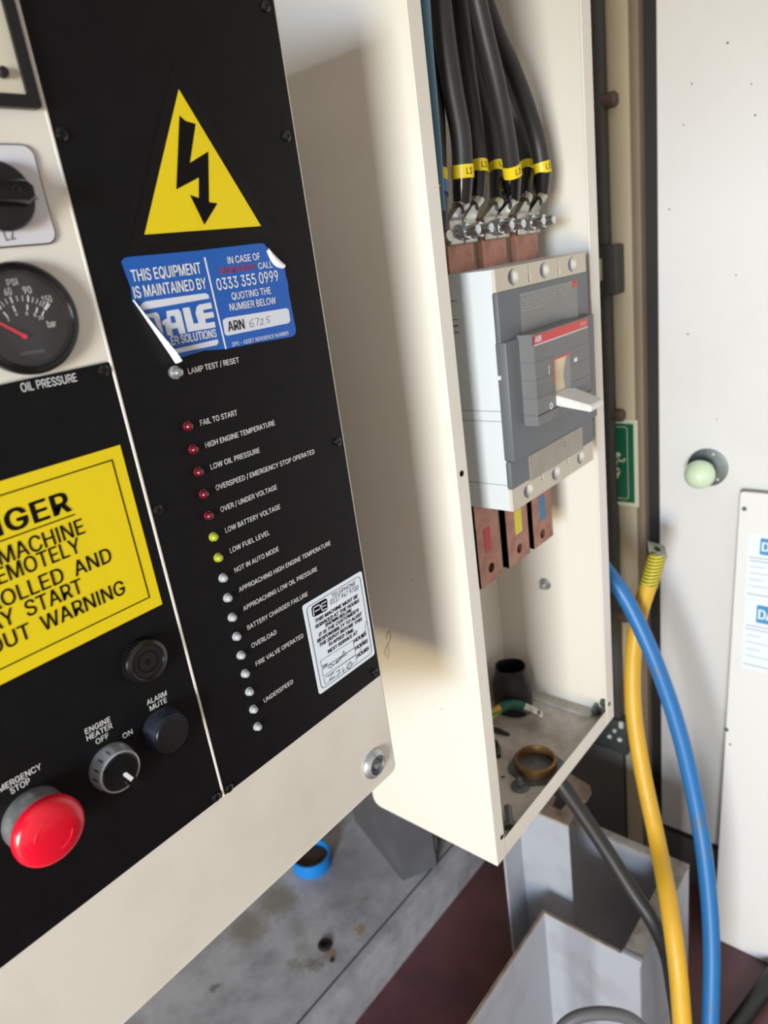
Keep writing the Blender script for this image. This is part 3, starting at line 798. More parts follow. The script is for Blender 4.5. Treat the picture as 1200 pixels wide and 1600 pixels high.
# black fascia plates
XS = .2183
PBOT = -.3535
mb = MB()
ring_loft(mb, PAN, PAN.rrect(XS + .0008, PBOT, .3975, .183, .0008, 2), [(0, .0), (0, .0012), (.0003, .0015)])
mb.build('fascia_plate', m_black, panel, label='tall black fascia plate with indicator lamps')
mb = MB()
ring_loft(mb, PAN, PAN.rrect(-.26, PBOT, XS - .0014, -.0348, .0008, 2), [(0, .0), (0, .0012), (.0003, .0015)])
mb.build('fascia_plate', m_black, panel, label='black fascia plate with push buttons')
mb = MB()
ring_loft(mb, PAN, PAN.rrect(-.26, -.0338, XS - .0012, .183, .0008, 2), [(0, .0), (0, .0016), (.0003, .0019)])
mb.build('instrument_plate', m_cream, panel, label='cream plate carrying the gauge and the rotary switch')
mb = MB()
mb.box((XS - .0014, YP - .0021, PBOT), (XS + .0004, YP, .183), .0003, 1)
mb.build('divider_strip', m_cream, panel, label='thin bright divider strip between the fascia plates')

# screw heads
for sx, sy in ((95, 210), (447, 213), (161, 579), (527, 690), (246, 797), (337, 1245), (357, 1231), (585, 1050), (414, 10)):
    c = px(sx, sy)
    mb = MB()
    PAN.lathe(mb, c, [(.0036, .0015), (.0034, .0028), (.0022, .0036), (.0009, .0036), (.0008, .003)], 20)
    mb.build('screw', m_gloss_black, panel)

# ---------------------------------------------------- shock warning triangle
mb = MB()
tri_o = [px(202, 388), px(436, 372), px(271, 95)]
PAN.poly(mb, tri_o, .0014, .0018)
t = mb.build('warning_sticker', m_film, panel, label='triangular electric shock warning sticker, yellow on black')
mb = MB()
PAN.flat(mb, [px(225, 366.7), px(407.2, 353.4), px(278.5, 139.5)], .0020)
mb.build('yellow_field', m_yellow, t)
mb = MB()
bolt = [(745, 482), (770, 505), (812, 517), (788, 680), (865, 632), (868, 843), (903, 848), (849, 937), (789, 813), (826, 826), (826, 740), (732, 790)]
PAN.flat(mb, [px(x / 2.667, y / 2.667) for x, y in bolt], .0022)
mb.build('lightning_symbol', m_ink, t)

# ---------------------------------------------------- blue service sticker
D0 = .0019


def bp(x, y):
    return px(180 + x / 4, 340 + y / 4, D0)


out = [(40, 275), (52, 256), (75, 247), (500, 208), (905, 160), (930, 163), (950, 190), (958, 232), (1000, 282), (1055, 292), (1066, 360), (1078, 400), (1085, 470), (1130, 705),
       (1126, 728), (1108, 744), (900, 780), (690, 822), (560, 830), (375, 885), (245, 700), (112, 522), (100, 440), (60, 330)]
mb = MB()
PAN.poly(mb, [bp(*p) for p in out], .0014, D0)
bs = mb.build('service_sticker', m_blue, panel, label='blue maintenance sticker with peeled lower left corner')
mb = MB()  # peeled lower-left corner standing off the panel, its white back towards the viewer
f0, f1 = Vector(bp(108, 515)), Vector(bp(372, 890))
rows = []
for k in range(9):
    s_ = k / 8
    b0 = f0.lerp(f1, s_)
    hgt = .0015 + .0080 * min(1, s_ * 1.15) ** 1.2
    lean = Vector((-.9, -.5)).normalized()
    row = []
    for j in range(5):
        q = j / 4
        c = b0 + lean * (.0035 * math.sin(q * PI * .9) * s_)
        row.append(PAN.w(c, D0 + hgt * q))
    rows.append(row)
vs = [p for r in rows for p in r]
fs = [(i * 5 + j, i * 5 + j + 1, (i + 1) * 5 + j + 1, (i + 1) * 5 + j) for i in range(8) for j in range(4)]
mb.add(vs, fs)
mb.build('peeled_corner', m_white, bs, label='white back of the peeling lower left corner')
mb = MB()
a_, b_ = Vector(bp(952, 192)), Vector(bp(1056, 294))
rows = []
for k in range(7):
    s_ = k / 6
    base = a_.lerp(b_, s_)
    wd = .0068 * math.sin(PI * min(1, .12 + s_ * .88) * .82)
    dr = Vector((-.62, -.78))
    rows.append([PAN.w(base + dr * wd * (1 - math.cos(q * PI)) / 2 * .9, D0 + .0001 + .0022 * math.sin(q * PI)) for q in (0, .25, .5, .75, 1)])
vs = [p for r in rows for p in r]
fs = [(i * 5 + j, i * 5 + j + 1, (i + 1) * 5 + j + 1, (i + 1) * 5 + j) for i in range(6) for j in range(4)]
mb.add(vs, fs)
mb.build('curled_corner', m_white, bs, label='white back of the curled upper right corner')
DL = D0 + .0002
mb = MB()
for s_, a, b, cap, bold in (
        ('THIS EQUIPMENT', (108, 402), (540, 348), .0066, .012), ('IS MAINTAINED BY', (122, 505), (574, 442), .0066, .012),
        ('IN CASE OF', (706, 290), (908, 262), .0044, .008), ('CALL', (896, 322), (984, 311), .0041, .008),
        ('0333 355 0999', (640, 455), (1022, 395), .0072, .006), ('QUOTING THE', (730, 515), (974, 475), .0045, .006),
        ('NUMBER BELOW', (718, 583), (1005, 537), .0045, .006), ('DPS - ASSET REFERENCE NUMBER', (734, 805), (1084, 732), .0026, -.004)):
    PAN.text(mb, s_, bp(*a), bp(*b), cap, DL, bold)
PAN.stroke(mb, [bp(558, 252), bp(690, 818)], .0012, DL)
mb.build('lettering', m_white, bs)
mb = MB()
PAN.text(mb, 'EMERGENCY', bp(655, 354), bp(884, 325), .0040, DL, .006)
mb.build('lettering', m_redink, bs, label='faded red lettering')
mb = MB()   # company block: two bars, heavy letters with a joining bar, second line
PAN.flat(mb, [bp(*p) for p in ((155, 560), (165, 538), (190, 524), (560, 472), (580, 480), (588, 505), (175, 577))], DL)
PAN.flat(mb, [bp(*p) for p in ((356, 826), (640, 760), (645, 782), (632, 797), (376, 850))], DL)
heavy = [
    [(190, 605), (255, 592), (272, 606), (300, 728), (262, 680), (240, 628), (204, 622)],
    [(318, 585), (392, 572), (408, 588), (440, 722), (400, 730), (388, 690), (352, 698), (362, 742), (325, 735), (305, 660), (300, 640), (322, 632)],
    [(418, 566), (462, 560), (490, 664), (540, 655), (546, 700), (452, 716)],
    [(506, 560), (520, 545), (596, 530), (606, 566), (548, 578), (552, 598), (610, 588), (618, 622), (560, 634), (566, 660), (620, 650), (626, 686), (545, 700), (530, 690), (500, 600)]]
for k, pg in enumerate(heavy):
    PAN.flat(mb, [bp(*p) for p in pg], DL + .00004 * k)
PAN.flat(mb, [bp(*p) for p in ((288, 648), (318, 642), (324, 668), (294, 674))], DL + .0002)
PAN.flat(mb, [bp(*p) for p in ((505, 610), (520, 607), (527, 636), (512, 640))], DL + .00025)
PAN.text(mb, 'ER SOLUTIONS', bp(352, 797), bp(636, 744), .0050, DL, .03)
PAN.flat(mb, [bp(*p) for p in ((320, 775), (332, 772), (345, 800), (330, 800))], DL)
mb.build('company_mark', m_silverwhite, bs, label='white company lettering block')
mb = MB()  # dark counters cut in the heavy letters
for pg in ([(340, 618), (364, 614), (376, 656), (350, 660)],):
    PAN.flat(mb, [bp(*p) for p in pg], DL + .0003)
mb.build('letter_counter', m_blue, bs)
mb = MB()
PAN.poly(mb, [bp(*p) for p in ((672, 642), (690, 628), (1070, 566), (1084, 576), (1094, 645), (1082, 660), (700, 738), (686, 728))], D0, DL)
mb.build('number_field', m_silverwhite, bs, label='white field with handwritten number')
mb = MB()
PAN.text(mb, 'ARN', bp(706, 712), bp(808, 694), .0064, DL + .0002, .01)
mb.build('lettering', m_ink, bs)
mb = MB()
for seg in ([(858, 632), (838, 655), (842, 684), (860, 682), (862, 662), (844, 662)], [(868, 632), (893, 630), (884, 672)],
            [(903, 640), (920, 632), (918, 652), (904, 672), (930, 664)], [(965, 618), (946, 620), (944, 638), (958, 640), (962, 652), (945, 660)]):
    PAN.stroke(mb, [bp(*p) for p in seg], .0004, DL + .0002)
mb.build('handwriting', m_pencil, bs)

# ---------------------------------------------------- lamp test button and indicator lamps
c = px(272, 582)
mb = MB()
PAN.lathe(mb, c, [(.0042, .0015), (.0042, .003), (.0032, .0034), (.0030, .007), (.0022, .0084), (.0006, .0088)], 24)
mb.build('lamp_test_button', m_zinc, panel, label='small metal lamp test button below the blue sticker')
leds = [(293, 667), (303, 702), (311, 738), (319, 771.5), (327.5, 804.5), (335, 837.5), (343.5, 870), (351, 901.5), (358, 932), (366, 963), (372.5, 992.5),
        (379, 1022), (385, 1051.5), (391.5, 1080), (398.5, 1108), (405, 1136)]
cxs = sum(px(*p, .004)[0] for p in leds) / 16
zz = [px(*p, .004)[1] for p in leds]
for i in range(16):
    z_ = zz[0] + (zz[-1] - zz[0]) * i / 15
    mb = MB()
    R_ = .0028
    PAN.lathe(mb, (cxs, z_), [(.0033, .0014), (.0033, .0020), (R_, .0022), (R_, .0036)] + [(R_ * math.cos(a * PI / 12), .0036 + R_ * 1.0 * math.sin(a * PI / 12)) for a in range(1, 6)] + [(.0003, .0064)], 24)
    kind_ = ('red', m_led_red) if i < 5 else (('yellow green', m_led_yel) if i < 7 else ('milky white', m_led_wht))
    mb.build('indicator_lamp', kind_[1], panel, label='small %s round lamp' % kind_[0])
legends = [('LAMP TEST / RESET', (294.5, 584.5), (373.7, 566.3)),
           ('FAIL TO START', (313.3, 665.3), (370.7, 648.4)), ('HIGH ENGINE TEMPERATURE', (321.4, 700), (429.4, 664)), ('LOW OIL PRESSURE', (329.5, 733.8), (405.8, 706.8)),
           ('OVERSPEED / EMERGENCY STOP OPERATED', (337.6, 766.5), (491.5, 708.5)), ('OVER / UNDER VOLTAGE', (345, 800.3), (432.8, 764.2)), ('LOW BATTERY VOLTAGE', (352.5, 832.7), (437.9, 794.6)),
           ('LOW FUEL LEVEL', (359.6, 864.4), (421.3, 835)), ('NOT IN AUTO MODE', (367, 895), (435.5, 860.4)), ('APPROACHING HIGH ENGINE TEMPERATURE', (373.7, 925.5), (516.5, 851)),
           ('APPROACHING LOW OIL PRESSURE', (380.5, 954.9), (495.6, 891.4)), ('BATTERY CHARGER FAILURE', (386.9, 984.6), (480.7, 930.6)), ('OVERLOAD', (393.3, 1012.9), (432, 990)),
           ('FIRE VALVE OPERATED', (400, 1041), (474, 995.4)), ('UNDERSPEED', (412.5, 1098.3), (458, 1067))]
for s_, a, b in legends:
    mb = MB()
    PAN.text(mb, s_, px(*a), px(*b), .0036, .0017, .004)
    mb.build('lettering', m_white_ink, panel)
for s_, a, b, cap in (('OIL PRESSURE', (34, 612.7), (120.6, 595.6), .0046), ('ALARM', (229.8, 1102), (260.5, 1086), .0036), ('MUTE', (234.6, 1111), (260.8, 1096.5), .0036),
                      ('ENGINE', (133.5, 1147.5), (172.8, 1127), .0036), ('HEATER', (136, 1158), (175.8, 1136.8), .0036), ('OFF', (150.4, 1163.5), (170.4, 1152), .0036),
                      ('ON', (192.5, 1154.5), (207.4, 1145.8), .0036), ('EMERGENCY', (-9, 1243), (65, 1200.6), .0038), ('STOP', (17.4, 1241), (47.8, 1223), .0038)):
    mb = MB()
    PAN.text(mb, s_, px(*a), px(*b), cap, .0017, .006)
    mb.build('lettering', m_white_ink, panel)

# ---------------------------------------------------- small white service notice
DS = .0018
corners = [px(471.4, 944.6, DS), px(565, 893.8, DS), px(586, 1021.7, DS), px(499.6, 1086.3, DS)]
mb = MB()


def quad(P4, i, j):
    a = Vector(P4[0]).lerp(Vector(P4[1]), i)
    b = Vector(P4[3]).lerp(Vector(P4[2]), i)
    return a.lerp(b, j)


mb = MB()
x0, x1 = (corners[0][0] + corners[3][0]) / 2, (corners[1][0] + corners[2][0]) / 2
z1, z0 = (corners[0][1] + corners[1][1]) / 2, (corners[2][1] + corners[3][1]) / 2
PAN.poly(mb, PAN.rrect(x0, z0, x1, z1, .0025, 4), .0014, DS)
sn = mb.build('service_notice', m_paper, panel, label='small white service notice with black border')
W_, H_ = x1 - x0, z1 - z0


def sp(x, y):
    return px(470 + x / 7.27, 880 + y / 7.27, DS)


mb = MB()
i_ = .0032
PAN.frame(mb, PAN.rrect(x0 + i_, z0 + i_, x1 - i_, z1 - i_, .004, 5), PAN.rrect(x0 + i_ + .0004, z0 + i_ + .0004, x1 - i_ - .0004, z1 - i_ - .0004, .0036, 5), DS + .0001, DS + .0002)
for s_, a, b, cap, bo in (
        ('TELEPHONE', (348, 400), (620, 245), .0036, -.006), ('0117 947 9700', (335, 475), (652, 300), .0044, -.004),
        ('THIS MACHINE MUST BE', (160, 682), (645, 388), .0030, .03), ('SERVICED AT THE HOURS', (162, 748), (660, 440), .0030, .03), ('SHOWN BELOW.', (275, 728), (580, 545), .0030, .03),
        ("IT IS THE CUSTOMER'S", (205, 837), (655, 547), .0030, .03), ('RESPONSIBILTY TO ALERT', (187, 907), (690, 590), .0030, .03), ('THE DEPOT BEFORE THIS', (207, 955), (692, 648), .0030, .03),
        ('ELAPSED TIME.', (318, 943), (606, 768), .0030, .03), ('NEXT SERVICE AT', (308, 1027), (642, 800), .0030, .03),
        ('HOURS', (602, 908), (742, 815), .0034, .03), ('HOURS', (618, 990), (757, 897), .0034, .03), ('HOURS', (636, 1078), (772, 980), .0034, .03)):
    PAN.text(mb, s_, sp(*a), sp(*b), cap, DS + .0002, bo, 1.0, .15)
for q in ([(222, 1112), (590, 875), (608, 960), (240, 1198)], [(240, 1215), (608, 960), (622, 1040), (250, 1285)], [(258, 1310), (622, 1042), (632, 1112), (276, 1375)]):
    PAN.stroke(mb, [sp(*p) for p in q + q[:1]], .0003, DS + .0002)
mb.build('lettering', m_ink, sn)
mb = MB()
PAN.flat(mb, [sp(*p) for p in ((118, 520), (128, 490), (262, 408), (285, 402), (298, 425), (300, 520), (285, 540), (150, 612), (132, 605))], DS + .0002)
lg = mb.build('logo_block', m_ink, sn, label='black logo block with two white letters')
mb = MB()
PAN.stroke(mb, [sp(*p) for p in ((148, 600), (138, 510), (205, 470), (222, 492), (212, 520), (160, 548))], .0009, DS + .0003)
PAN.stroke(mb, [sp(*p) for p in ((285, 432), (228, 466), (240, 540), (290, 512))], .0009, DS + .0003)
PAN.stroke(mb, [sp(*p) for p in ((232, 500), (282, 474))], .0008, DS + .0003)
mb.build('logo_letter', m_paper, sn)
mb = MB()
for seg in ([(238, 1170), (300, 1140), (250, 1185), (300, 1160)], [(310, 1190), (330, 1150), (375, 1155), (345, 1185), (320, 1190)], [(380, 1150), (420, 1110), (400, 1140), (460, 1090)],
            [(400, 1120), (470, 1060), (480, 1000), (500, 1030), (600, 965)], [(430, 1085), (520, 1040)],
            [(300, 1290), (370, 1240), (320, 1330), (380, 1290)], [(400, 1235), (440, 1210), (415, 1290)], [(470, 1190), (490, 1250)], [(520, 1160), (560, 1120), (585, 1150), (545, 1200), (515, 1190), (560, 1130)]):
    PAN.stroke(mb, [sp(*p) for p in seg], .0005, DS + .0003)
PAN.stroke(mb, [sp(*p) for p in ((745, 650), (730, 740), (690, 900), (670, 1000))], .0004, DS + .0003)
mb.build('handwriting', m_greyink, sn)

# ---------------------------------------------------- yellow danger sticker
xr, zt, zb = px(187.5, 695, DS)[0], px(187.5, 695, DS)[1], px(253.5, 944, DS)[1]
xl = xr - .152
mb = MB()
PAN.poly(mb, PAN.rrect(xl, zb, xr, zt), .0014, DS)
dn = mb.build('danger_sticker', m_yellow, panel, label='yellow danger sticker with black lettering')
mb = MB()
bx1, bz1 = px(175.5, 717.5, DS)
bx0, bz0 = xl + (xr - bx1), px(232.5, 934.5, DS)[1]
PAN.frame(mb, PAN.rrect(bx0, bz0, bx1, bz1), PAN.rrect(bx0 + .0008, bz0 + .0008, bx1 - .0008, bz1 - .0008), DS + .0001, DS + .0002)
mid = (xl + xr) / 2


def right_text(s_, seen, a, e, cap, bold, spacing=1.0):
    """line of the sticker set from its right end e; its last letters 'seen' start at a"""
    a, e = Vector(px(*a, DS)), Vector(px(*e, DS))
    vs, _ = glyphs(seen, bold, spacing)
    wd = max(v.x for v in vs) - min(v.x for v in vs)
    sx = abs(e.x - a.x) / wd
    PAN.text(mb, s_, e, sx / (cap / max(v.y for v in glyphs('H')[0])), cap, DS + .0002, bold, spacing, align='right')
    return e


q = right_text('DANGER', 'GER', (10.5, 828), (112, 797), .0117, .024, 1.06)
PAN.stroke(mb, [(mid * 2 - q[0] - .002, q[1] - .0030), (q[0] + .0008, q[1] - .0030)], .0008, DS + .0002)
right_text('THIS  MACHINE', 'MACHINE', (0, 881), (133, 832.5), .0092, .008)
right_text('IS  REMOTELY', 'EMOTELY', (-2, 915), (127.5, 862), .0092, .008)
right_text('CONTROLLED  AND', 'OLLED  AND', (3, 942), (175.5, 876.5), .0092, .008)
right_text('MAY  START', 'START', (42, 961), (130.5, 925), .0092, .008)
right_text('WITHOUT  WARNING', 'WARNING', (66, 982), (196.5, 926.5), .0092, .008)
mb.build('lettering', m_ink, dn)

# ---------------------------------------------------- buzzer, mute button, selector, stop button


def part_empty(name, c, label):
    o = bpy.data.objects.new(name, None)
    o.empty_display_size = .01
    COL.objects.link(o)
    o.parent = panel
    o.location = PAN.w(c) + Vector((0, 0, H)) - panel.location
    o['label'] = label
    return o


c = px(231, 1034, .008)
e = part_empty('buzzer', c, 'round black buzzer with a knurled ring')
mb = MB()
n = 90
prof = [(.0143, .0015), (.0143, .008)]
vs, fs = [], []
for r, h in ((.0150, .0015), (.0150, .0070)):
    for k in range(n):
        a = 2 * PI * k / n
        rr = r - (.0005 if k % 2 else 0)
        vs.append(PAN.w((c[0] + rr * math.cos(a), c[1] + rr * math.sin(a)), h))
for k in range(n):
    fs.append((k, (k + 1) % n, n + (k + 1) % n, n + k))
mb.add(vs, fs)
PAN.lathe(mb, c, [(.0146, .0070), (.0140, .0082), (.0118, .0092), (.0112, .0088), (.0108, .0078)], 48)
mb.build('knurled_ring', m_gloss_black, e)
mb = MB()
holed(mb, PAN, circle(c, .0108, 40), [circle(c, .0023, 16)], .005, .0080)
mb.build('face', m_plastic, e)
mb = MB()
mb.lathe(PAN.w(c), PAN.n, [(.0072, .0079), (.0072, .0084), (.0066, .0084), (.0066, .0079)], 40, closed=False)
mb.build('ring_groove', m_ink, e)

c = px(263, 1143, .009)
e = part_empty('push_button', c, 'black alarm mute push button')
mb = MB()
PAN.lathe(mb, c, [(.0148, .0015), (.0148, .004), (.0140, .0058), (.0132, .0122), (.0128, .0130), (.0118, .0130), (.0116, .0115)], 48)
mb.build('bezel', m_dchrome, e, label='dark chrome bezel')
mb = MB()
PAN.lathe(mb, c, [(.0115, .004), (.0115, .0130), (.0110, .0136), (.009, .0137), (.0004, .0132)], 40)
mb.build('button_cap', m_plastic, e)

c = px(180, 1200, .006)
e = part_empty('selector_switch', c, 'rotary engine heater selector with chrome bezel')
mb = MB()
PAN.lathe(mb, c, [(.0150, .0015), (.0150, .0045), (.0144, .0060), (.0138, .0115), (.0134, .0125), (.0122, .0128), (.0120, .0110)], 48)
mb.build('bezel', m_chrome, e)
for k in range(4):
    mb = MB()
    a = math.radians(100 + 24 * k)
    u_ = Vector((math.cos(a), math.sin(a)))
    pts = [PAN.w((c[0] + u_.x * .01465, c[1] + u_.y * .01465), .0062), PAN.w((c[0] + u_.x * .0142, c[1] + u_.y * .0142), .0110)]
    mb.cyl(pts[0], pts[1], .0003, 8)
    mb.build('bezel_notch', m_ink, e)
mb = MB()
PAN.lathe(mb, c, [(.0119, .004), (.0119, .0125), (.0112, .0130), (.0004, .0130)], 40)
mb.build('knob_base', m_plastic, e)
mb = MB()
ang = math.radians(-64)
t_ = Vector((math.cos(ang), math.sin(ang)))
s2 = Vector((-t_.y, t_.x))
cc = Vector(c)
lo = [cc - t_ * .0108 - s2 * .0066, cc + t_ * .0165 - s2 * .0028, cc + t_ * .0165 + s2 * .0028, cc - t_ * .0108 + s2 * .0066]
hi = [cc - t_ * .0078 - s2 * .0034, cc + t_ * .0150 - s2 * .0016, cc + t_ * .0150 + s2 * .0016, cc - t_ * .0078 + s2 * .0034]
mb.hexa([PAN.w(p, .0128) for p in lo], [PAN.w(p, .0245) for p in hi])
mb.build('knob_handle', m_gloss_black, e)
mb = MB()
mk_ = [cc - t_ * .0060 - s2 * .0013, cc + t_ * .0012 - s2 * .0013, cc + t_ * .0012 + s2 * .0013, cc - t_ * .0060 + s2 * .0013, cc - t_ * .0070]
PAN.poly(mb, [p for p in mk_], .0245, .0248)
mb.build('pointer_mark', m_white_ink, e)

c = px(78, 1299, .022)
e = part_empty('emergency_stop_button', c, 'red mushroom emergency stop button')
mb = MB()
PAN.lathe(mb, c, [(.0182, .0015), (.0182, .006), (.0178, .008), (.0174, .0125), (.0150, .0130), (.0150, .017)], 48)
mb.build('collar', m_zinc, e)
mb = MB()
PAN.lathe(mb, c, [(.012, .0150), (.0182, .0165), (.0201, .0185), (.0203, .0215), (.0195, .0238), (.0176, .0255), (.0144, .0268), (.0092, .0278), (.004, .0282), (.0003, .0283)], 64)
mb.build('mushroom_cap', m_red, e)
mb = MB()   # moulded twist arrow on the cap
for a0, a1 in ((95, 165), (275, 345)):
    pts = []
    for k in range(9):
        a = math.radians(a0 + (a1 - a0) * k / 8)
        pts.append(PAN.w((c[0] + .0105 * math.cos(a), c[1] + .0105 * math.sin(a)), .0274))
    mb.tube(pts, .0006, 8, 2)
mb.build('twist_arrow', m_red, e)

# ---------------------------------------------------- oil pressure gauge
DG = .0019
gR = .0290
c = ((px(123.5, 497, .006)[0] - gR), (px(45, 411, .006)[1] + px(60, 579.5, .006)[1]) / 2)
e = part_empty('pressure_gauge', c, 'round black oil pressure gauge with red needle')
mb = MB()
PAN.lathe(mb, c, [(gR, DG - .0004), (gR, .0055), (gR - .0008, .0075), (gR - .0022, .0086), (gR - .0038, .0080), (gR - .0050, .0055), (gR - .0052, .0026), (gR - .0060, .0022)], 72)
mb.build('bezel', m_gloss_black, e)
mb = MB()
PAN.lathe(mb, c, [(gR - .0055, .0018), (gR - .0056, .0023)], 64)
mb.build('dial', m_dial, e)
mb = MB()
DD = .0025


def gp(x, y):
    return px(x / 6.667, 390 + y / 6.667, DD)


piv = Vector(gp(250, 905))
for s_, a, b, cap in (('PSI', (80, 380), (190, 365), .0033), ('60', (55, 480), (130, 468), .0036), ('90', (250, 462), (335, 452), .0036), ('150', (445, 560), (548, 545), .0036),
                      ('bar', (500, 812), (590, 800), .0036), ('4', (165, 692), (188, 688), .0020), ('6', (272, 684), (296, 680), .0020), ('8', (358, 700), (382, 696), .0020), ('10', (405, 732), (455, 722), .0020),
                      ('2', (82, 745), (104, 738), .0020)):
    PAN.text(mb, s_, gp(*a), gp(*b), cap, DD, .006)
tick = [((0, 590), (10, 620), 1), ((10, 545), (45, 590), 0), ((52, 515), (80, 565), 0), ((105, 495), (130, 552), 1), ((168, 485), (186, 535), 0), ((232, 480), (238, 535), 0), ((292, 482), (294, 540), 1),
        ((345, 498), (336, 550), 0), ((392, 515), (378, 562), 0), ((428, 535), (412, 580), 0), ((455, 560), (435, 590), 0), ((505, 570), (470, 618), 2),
        ((135, 590), (158, 640), 1), ((284, 578), (286, 625), 1), ((388, 608), (378, 652), 1), ((455, 645), (440, 682), 1), ((38, 655), (75, 695), 1)]
for a, b, k in tick:
    PAN.stroke(mb, [gp(*a), gp(*b)], (.00042, .00085, .0017)[k], DD)
mb.build('scale_marking', m_white_ink, e)
mb = MB()
PAN.text(mb, 'ooooooo', gp(215, 1105), gp(468, 1065), .0022, DD, .01)
mb.build('maker_marking', m_pencil, e)
mb = MB()
tip = Vector(gp(-260, 640))
tn = (tip - piv).normalized()
sn_ = Vector((-tn.y, tn.x))
PAN.poly(mb, [piv - tn * .0012 - sn_ * .0008, piv + tn * .020 - sn_ * .0005, piv + tn * .020 + sn_ * .0005, piv - tn * .0012 + sn_ * .0008], .0034, .0040)
PAN.lathe(mb, piv, [(.0012, .0025), (.0012, .0042)], 16)
mb.build('needle', m_needle, e)
mb = MB()
PAN.lathe(mb, c, [(gR - .0042, .0066), (gR - .0043, .0070)], 64)
mb.build('glass', m_glass, e)

# ---------------------------------------------------- rotary phase switch
xr_, zb_ = px(88.5, 370, .003)[0], px(60, 383, .003)[1]
zt_ = px(38, 225, .003)[1]
e = part_empty('rotary_switch', (xr_ - .028, (zb_ + zt_) / 2), 'black rotary switch on a pale square plate')
sw = zt_ - zb_
mb = MB()
PAN.poly(mb, PAN.rrect(xr_ - sw, zb_, xr_, zt_, .006, 6), .0015, .0032)
mb.build('plate_edge', m_ink, e)
mb = MB()
PAN.poly(mb, PAN.rrect(xr_ - sw + .0007, zb_ + .0007, xr_ - .0007, zt_ - .0007, .0054, 6), .0030, .0036)
mb.build('face_plate', m_switchplate, e)
mb = MB()
PAN.text(mb, 'L2', px(10, 376.5, .0038), px(25, 373.5, .0038), .0055, .0038, .0)
PAN.text(mb, 'L1', px(48, 313, .0038), px(60, 311, .0038), .0042, .0038, -.01)
mb.build('lettering', m_greyink, e)
c = px(5, 305, .010)
mb = MB()
kr = .0165
PAN.lathe(mb, c, [(kr, .0036), (kr, .0085), (kr - .001, .0098), (kr - .004, .0104), (.0004, .0106)], 48)
mb.build('knob_base', m_plastic, e)
mb = MB()
tipp = Vector(px(56, 298, .02))
cc = Vector(px(2, 296, .02))
t_ = (tipp - cc).normalized()
s2 = Vector((-t_.y, t_.x))
L_ = (tipp - cc).length


def slab(w0, l1, dd):
    return [PAN.w(p, dd) for p in (cc - t_ * .020 - s2 * w0, cc + t_ * (l1 - .003) - s2 * w0, cc + t_ * l1 - s2 * w0 * .5, cc + t_ * l1 + s2 * w0 * .5, cc + t_ * (l1 - .003) + s2 * w0, cc - t_ * .020 + s2 * w0)]


lv = [slab(.0062, L_ + .001, .0102), slab(.0056, L_, .0180), slab(.0044, L_ - .001, .0205), slab(.002, L_ - .003, .0212)]
mb.add([p for l in lv for p in l], [(i * 6 + k, i * 6 + (k + 1) % 6, (i + 1) * 6 + (k + 1) % 6, (i + 1) * 6 + k) for i in range(3) for k in range(6)] + [(5, 4, 3, 2, 1, 0), (18, 19, 20, 21, 22, 23)])
mb.build('knob_handle', m_gloss_black, e)
mb = MB()
PAN.lathe(mb, px(26, 298, .0212), [(.0026, .0205), (.0026, .0216), (.0019, .0216), (.0017, .0210)], 20)
mb.build('screw', m_plastic, e)

# ---------------------------------------------------- panel meter at the top left
mx1, mz0 = px(67, 170, .006)
e = part_empty('panel_meter', (mx1 - .036, mz0 + .036), 'square panel meter with black frame and pale dial')
ms = .072
mb = MB()
o_ = PAN.rrect(mx1 - ms, mz0, mx1, mz0 + ms, .002, 3)
ib = .0062
i2 = PAN.rrect(mx1 - ms + ib, mz0 + ib, mx1 - ib, mz0 + ms - ib, .001, 3)
PAN.frame(mb, o_, i2, .0018, .0062)
mb.build('meter_frame', m_plastic, e)
mb = MB()
PAN.poly(mb, i2, .0018, .0042)
mb.build('dial', mat('ivory_dial', (226, 218, 198), 0.5), e)
mb = MB()
PAN.poly(mb, i2, .0052, .0055)
mb.build('glass', m_glass, e)
mb = MB()
PAN.lathe(mb, px(9, 110, .009), [(.0026, .0035), (.0026, .0070), (.0018, .0076)], 20)
mb.build('zero_screw', m_plastic, e)

# ---------------------------------------------------- quarter-turn lock
c = px(588, 1195, .004)
e = part_empty('panel_lock', c, 'round zinc quarter turn lock in the corner')
mb = MB()
PAN.lathe(mb, c, [(.0142, .0), (.0142, .0018), (.0128, .0040), (.0100, .0062), (.0092, .0060), (.0090, .0030)], 40)
mb.build('lock_ring', m_zinc, e)
mb = MB()
PAN.lathe(mb, c, [(.0089, .0), (.0089, .0036), (.0078, .0040), (.0070, .0032), (.0004, .0028)], 36)
mb.build('lock_cup', m_dullzinc, e)
mb = MB()
mb.box(PAN.w((c[0] - .0024, c[1] - .0024), .0062), PAN.w((c[0] + .0024, c[1] + .0024), .0025), .0003, 1)
mb.build('square_spindle', m_zinc, e)

# ================================================================== BREAKER BOX
YF, YBK, XB, XE = .434, .650, .588, .956
ZB, ZT = -.766, .50
box = thing('breaker_box', (.77, .55, ZB), 'open cream steel breaker box with no cover, standing out beside the control panel', 'electrical box')
TH = .002


def box_panel(name, lo, hi, label=None, m=m_box, bev=.0006):
    return MB().box(lo, hi, bev, 1).build(name, m, box, label=label)


